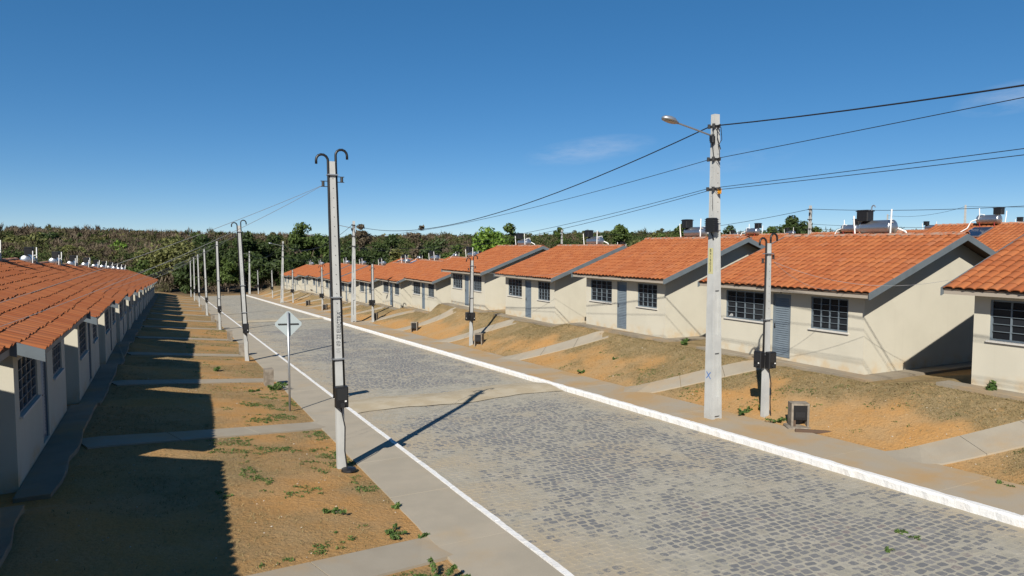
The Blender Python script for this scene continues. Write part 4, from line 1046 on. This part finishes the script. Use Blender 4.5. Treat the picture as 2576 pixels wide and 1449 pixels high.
# scrubland covering the slopes: one mass
def scrub():
    rng = np.random.default_rng(11); Vs = []; Fs = []; Cs = []; cnt = 0
    N = 5600
    az = np.radians(rng.uniform(-13, 66, N)); r = 140 + 330 * rng.random(N) ** .8
    az2 = np.degrees(az); r = np.where(az2 > 36, 125 + 300 * rng.random(N), r)
    x = r * np.sin(az); y = r * np.cos(az); ok = (y > 141) | (r > 128); ok &= ~((x > 2) & (x < 15) & (y < 139))
    x, y, r, az2 = x[ok], y[ok], r[ok], az2[ok]; z = ground(x, y, False); kindn = fbm(x * .02 + 40, y * .02, 3) + rng.normal(size=len(x)) * .12
    pal = np.array([(.085, .065, .044), (.10, .078, .054), (.064, .063, .027), (.038, .053, .017), (.115, .092, .066), (.048, .066, .02), (.125, .12, .043)])
    for i in range(len(x)):
        kn = kindn[i] + (.10 if az2[i] > 12 else -.06)
        if kn < .36: c = pal[rng.choice([0, 1, 4])]; tw = True
        elif kn < .50: c = pal[rng.choice([0, 1, 2, 2, 6 if rng.random() < .2 else 2])]; tw = rng.random() < .55
        else: c = pal[rng.choice([2, 3, 3, 5])]; tw = False
        h = rng.uniform(1.6, 3.4) * (1.7 if rng.random() < .08 else 1); w = rng.uniform(2.6, 5.5); n = 80 if r[i] > 250 else 130
        ncl = 5; C = np.stack([x[i] + rng.normal(size=ncl) * w * .25, y[i] + rng.normal(size=ncl) * w * .25, z[i] + h * rng.uniform(.4, .85, ncl)], 1)
        s = r[i] * .00135
        V, F, k = leaf_cloud(C, np.full(ncl, w * .3), n, s * (1.0 if not tw else .8), rng, .8, .5)
        if tw:
            V = V.reshape(-1, 4, 3); mid = V.mean(1, keepdims=True); a = (V[:, 2:3] - V[:, 0:1]); up = np.array([0, 0, 1.0]); a2 = a * .55 + up * np.linalg.norm(a, axis=2, keepdims=True) * .55
            b_ = (V[:, 1:2] - V[:, 3:4]) * .38; V = np.concatenate([mid - a2 * 1.5, mid + b_, mid + a2 * 1.5, mid - b_], 1).reshape(-1, 3)
        Vs.append(V); Fs.append(F + cnt); cnt += len(V); Cs.append(np.repeat(c * rng.uniform(.78, 1.25, (n, 1)), 4, axis=0))
    me = np_mesh('scrub', np.concatenate(Vs), np.concatenate(Fs), 'scrub_leaf'); cc = np.concatenate(Cs)
    a = me.color_attributes.new('tcol', 'FLOAT_COLOR', 'POINT'); a.data.foreach_set('color', np.concatenate([cc, np.ones((len(cc), 1))], 1).astype(np.float32).ravel())
    o = link('scrub', me); o['kind'] = 'stuff'; o['label'] = 'dry brown and olive scrub covering the hillside beyond the road'; o['category'] = 'scrub'
scrub()

# low weeds that stand out
def weed(x, y, w, h, label, n=160, mat='leaf_weed', seed=1, leaf=.045, z=None):
    rng = np.random.default_rng(seed); z = gz(x, y) if z is None else z; e = empty('weed', (x, y, z)); tag(e, label, 'weed', 'green weeds on the bare plots')
    m = MB(); ns = max(4, int(w * 9)); C = []
    for k in range(ns):
        q = rng.uniform(0, 6.28); rr_ = w * .5 * rng.uniform(.2, 1); tip = Vector((rr_ * math.cos(q), rr_ * math.sin(q), h * rng.uniform(.3, 1)))
        m.tube([(0, 0, -.03), tip * .5 + Vector((0, 0, h * .15)), tip], [.007, .005, .003], 4)
        for f in (.35, .6, .8, 1.0): C.append(tip * f)
    m.obj('stem', 'bark', e)
    C = np.array([c_[:] for c_ in C]); V, F, k = leaf_cloud(C, np.full(len(C), leaf * 1.4), n, leaf, rng, .7, .8)
    me = np_mesh('leaves', V, F, mat); set_attr(me, 'tint', rng.random(len(V) // 4).repeat(4) * .3); link('leaves', me, e)
def gpx(px, py, off=.15):
    d = ray(px, py); p = None
    for s in np.arange(4, 90, .04):
        q = CP + d * s
        if q.z < gz(q.x, q.y): return q
    return q
for k, (px, py, w, h, lb, n, lf) in enumerate([
    (1105, 1468, .8, .2, 'bushy green weed spilling over the pavement where the path meets it', 900, .03),
    (690, 982, .95, .26, 'green weed heaped against the water meter box past the sign', 520, .045),
    (545, 933, .5, .14, 'pale leafy weed on soil behind the diamond sign', 160, .05),
    (1002, 1282, .22, .10, 'small green weed on the pavement edge uphill of the lettered pole', 160, .028),
    (1070, 1356, .24, .10, 'green weed in the corner of pavement and path', 180, .028),
    (985, 1345, .7, .09, 'flat spreading weed on the soil near the pavement corner', 300, .026),
    (830, 1290, .6, .07, 'flat dusty weed on the soil uphill of the lettered pole', 260, .026),
    (1868, 1040, .8, .13, 'creeping weed beside the foot of the two-box meter pole', 360, .032),
    (1955, 1062, .7, .14, 'leafy weed between two-box meter pole and broken meter box', 320, .032),
    (1915, 1035, .35, .16, 'small weed climbing the foot of the two-box meter pole', 150, .03),
    (1465, 938, .4, .14, 'small green weed alone on the soil below the third cream house', 150, .04),
    (1722, 850, .65, .22, 'green weed at the wall corner of the first house below numbered pole', 260, .05),
    (2492, 962, .42, .26, 'dark green weed against the wall of the uphill cream house', 260, .06),
    (640, 985, .5, .08, 'low creeping weed beside the heaped one past the sign', 180, .035),
    (1545, 905, .3, .08, 'tiny weed on the dry slope below the cream houses', 70, .035),
    (2520, 1225, .35, .07, 'dry little weed beside the uphill concrete path', 90, .03)]):
    p = gpx(px, py)
    if p.x > 17.4: p = onX(px, py, 17.62)
    weed(p.x, p.y, w, h, lb, n, 'leaf_weed', 300 + k, lf)
for k, (px, py) in enumerate([(2300, 1352), (2255, 1338), (2232, 1385), (2275, 1340)]):
    d = ray(px, py); s = (zroad(0) - CAMZ) / (d.z + .0365 * d.y); q = CP + d * float(s); weed(q.x, q.y, .22, .035, 'tuft of green weed between the paving stones, ' + ['the largest one', 'farthest from the kerb', 'lowest of the four', 'beside the largest'][k], 60, 'leaf_weed', 340 + k, .022, q.z)

# dry grass over the plots: one mass
def tufts():
    rng = np.random.default_rng(5); N = 110000
    side = rng.random(N) < .36; y = np.where(rng.random(N) < .7, rng.uniform(5, 32, N), rng.uniform(28, 75, N))
    x = np.where(side, rng.uniform(-1.7, 3.45, N), rng.uniform(14.1, 17.4, N))
    g = grassmask(x, y); keep = rng.random(N) < (g ** 1.4) * .8 + .02
    keep &= pathdist(x, y) > .55
    x, y = x[keep], y[keep]; z = ground(x, y); n = len(x); nb = 4
    X = np.repeat(x, nb) + rng.normal(size=n * nb) * .025; Y = np.repeat(y, nb) + rng.normal(size=n * nb) * .025; Z = np.repeat(z, nb) - .006
    q = rng.uniform(0, 6.28, n * nb); h = rng.uniform(.012, .045, n * nb); lean = rng.uniform(.6, 1.8, n * nb) * h; w = .006
    a = np.stack([X - np.sin(q) * w, Y + np.cos(q) * w, Z], 1); b_ = np.stack([X + np.sin(q) * w, Y - np.cos(q) * w, Z], 1); c_ = np.stack([X + np.cos(q) * lean, Y + np.sin(q) * lean, Z + h], 1)
    V = np.stack([a, b_, c_], 1).reshape(-1, 3); F = np.arange(len(V)).reshape(-1, 3)
    o = link('dry_grass', np_mesh('dry_grass', V, F, 'dry_grass_blade')); o['kind'] = 'stuff'; o['label'] = 'short dry grass scattered over the bare house plots'; o['category'] = 'grass'
tufts()
def clumps():
    rng = np.random.default_rng(15); N = 26000
    side = rng.random(N) < .75; y = np.where(rng.random(N) < .75, rng.uniform(6, 24, N), rng.uniform(22, 60, N)); x = np.where(side, rng.uniform(.6, 3.47, N), rng.uniform(14.1, 16.8, N))
    m = fbm(x * 1.5 + 3, y * 1.5 + 8, 3); m2 = fbm(x * 6 + 3, y * 6 + 8, 2); edge = np.where(x < 9, sstep(.8, 3.3, x), .15)
    pd = pathdist(x, y); edge = np.maximum(edge * .8, (pd < .75) * .8)
    keep = (pd > .52) & (m + edge * .14 + (m2 - .5) * .3 > .705); x, y = x[keep], y[keep]; n = len(x); z = ground(x, y)
    C = np.stack([x, y, z + .015], 1); V, F, k = leaf_cloud(C, np.full(n, .05), n * 5, .016, rng, .35, .8)
    me = np_mesh('low_weeds', V, F, 'leaf_weed'); set_attr(me, 'tint', np.repeat((vnoise(x * 2, y * 2))[k], 4)); o = link('low_weeds', me); o['kind'] = 'stuff'; o['label'] = 'low green ground weeds in patches along pavement and paths'; o['category'] = 'ground cover'
clumps()
def pebbles():
    rng = np.random.default_rng(6); N = 1100; side = rng.random(N) < .5
    y = 5 + 40 * rng.random(N) ** 1.4; x = np.where(side, rng.uniform(-1.7, 3.4, N), rng.uniform(14.1, 17.3, N)); z = ground(x, y); m = []
    oc = np.array([(1, 0, 0), (0, 1, 0), (-1, 0, 0), (0, -1, 0), (0, 0, 1), (0, 0, -1)], float); of = np.array([(0, 1, 4), (1, 2, 4), (2, 3, 4), (3, 0, 4), (1, 0, 5), (2, 1, 5), (3, 2, 5), (0, 3, 5)])
    s = rng.uniform(.006, .02, N) * np.where(rng.random(N) < .04, 2, 1)
    V = oc[None] * s[:, None, None] * rng.uniform(.6, 1.3, (N, 6, 1)) * np.array([1, 1, .6]) + np.stack([x, y, z + .004], 1)[:, None]
    F = of[None] + (np.arange(N) * 6)[:, None, None]
    o = link('pebbles', np_mesh('pebbles', V.reshape(-1, 3), F.reshape(-1, 3), 'pebble')); o['kind'] = 'stuff'; o['label'] = 'small stones and clods strewn over the bare plots'; o['category'] = 'pebbles'
pebbles()
# dropped board by the broken meter box
p = gpx(2060, 1090); o = MB().bbox(-.55, .55, -.045, .045, -.02, .05, .01).obj('wooden_board', 'old_wood', None, (p.x, p.y, gz(p.x, p.y) + .02)); o.rotation_euler = (0, 0, R(-42)); tag(o, 'dark weathered board lying on soil below the broken meter box', 'board')
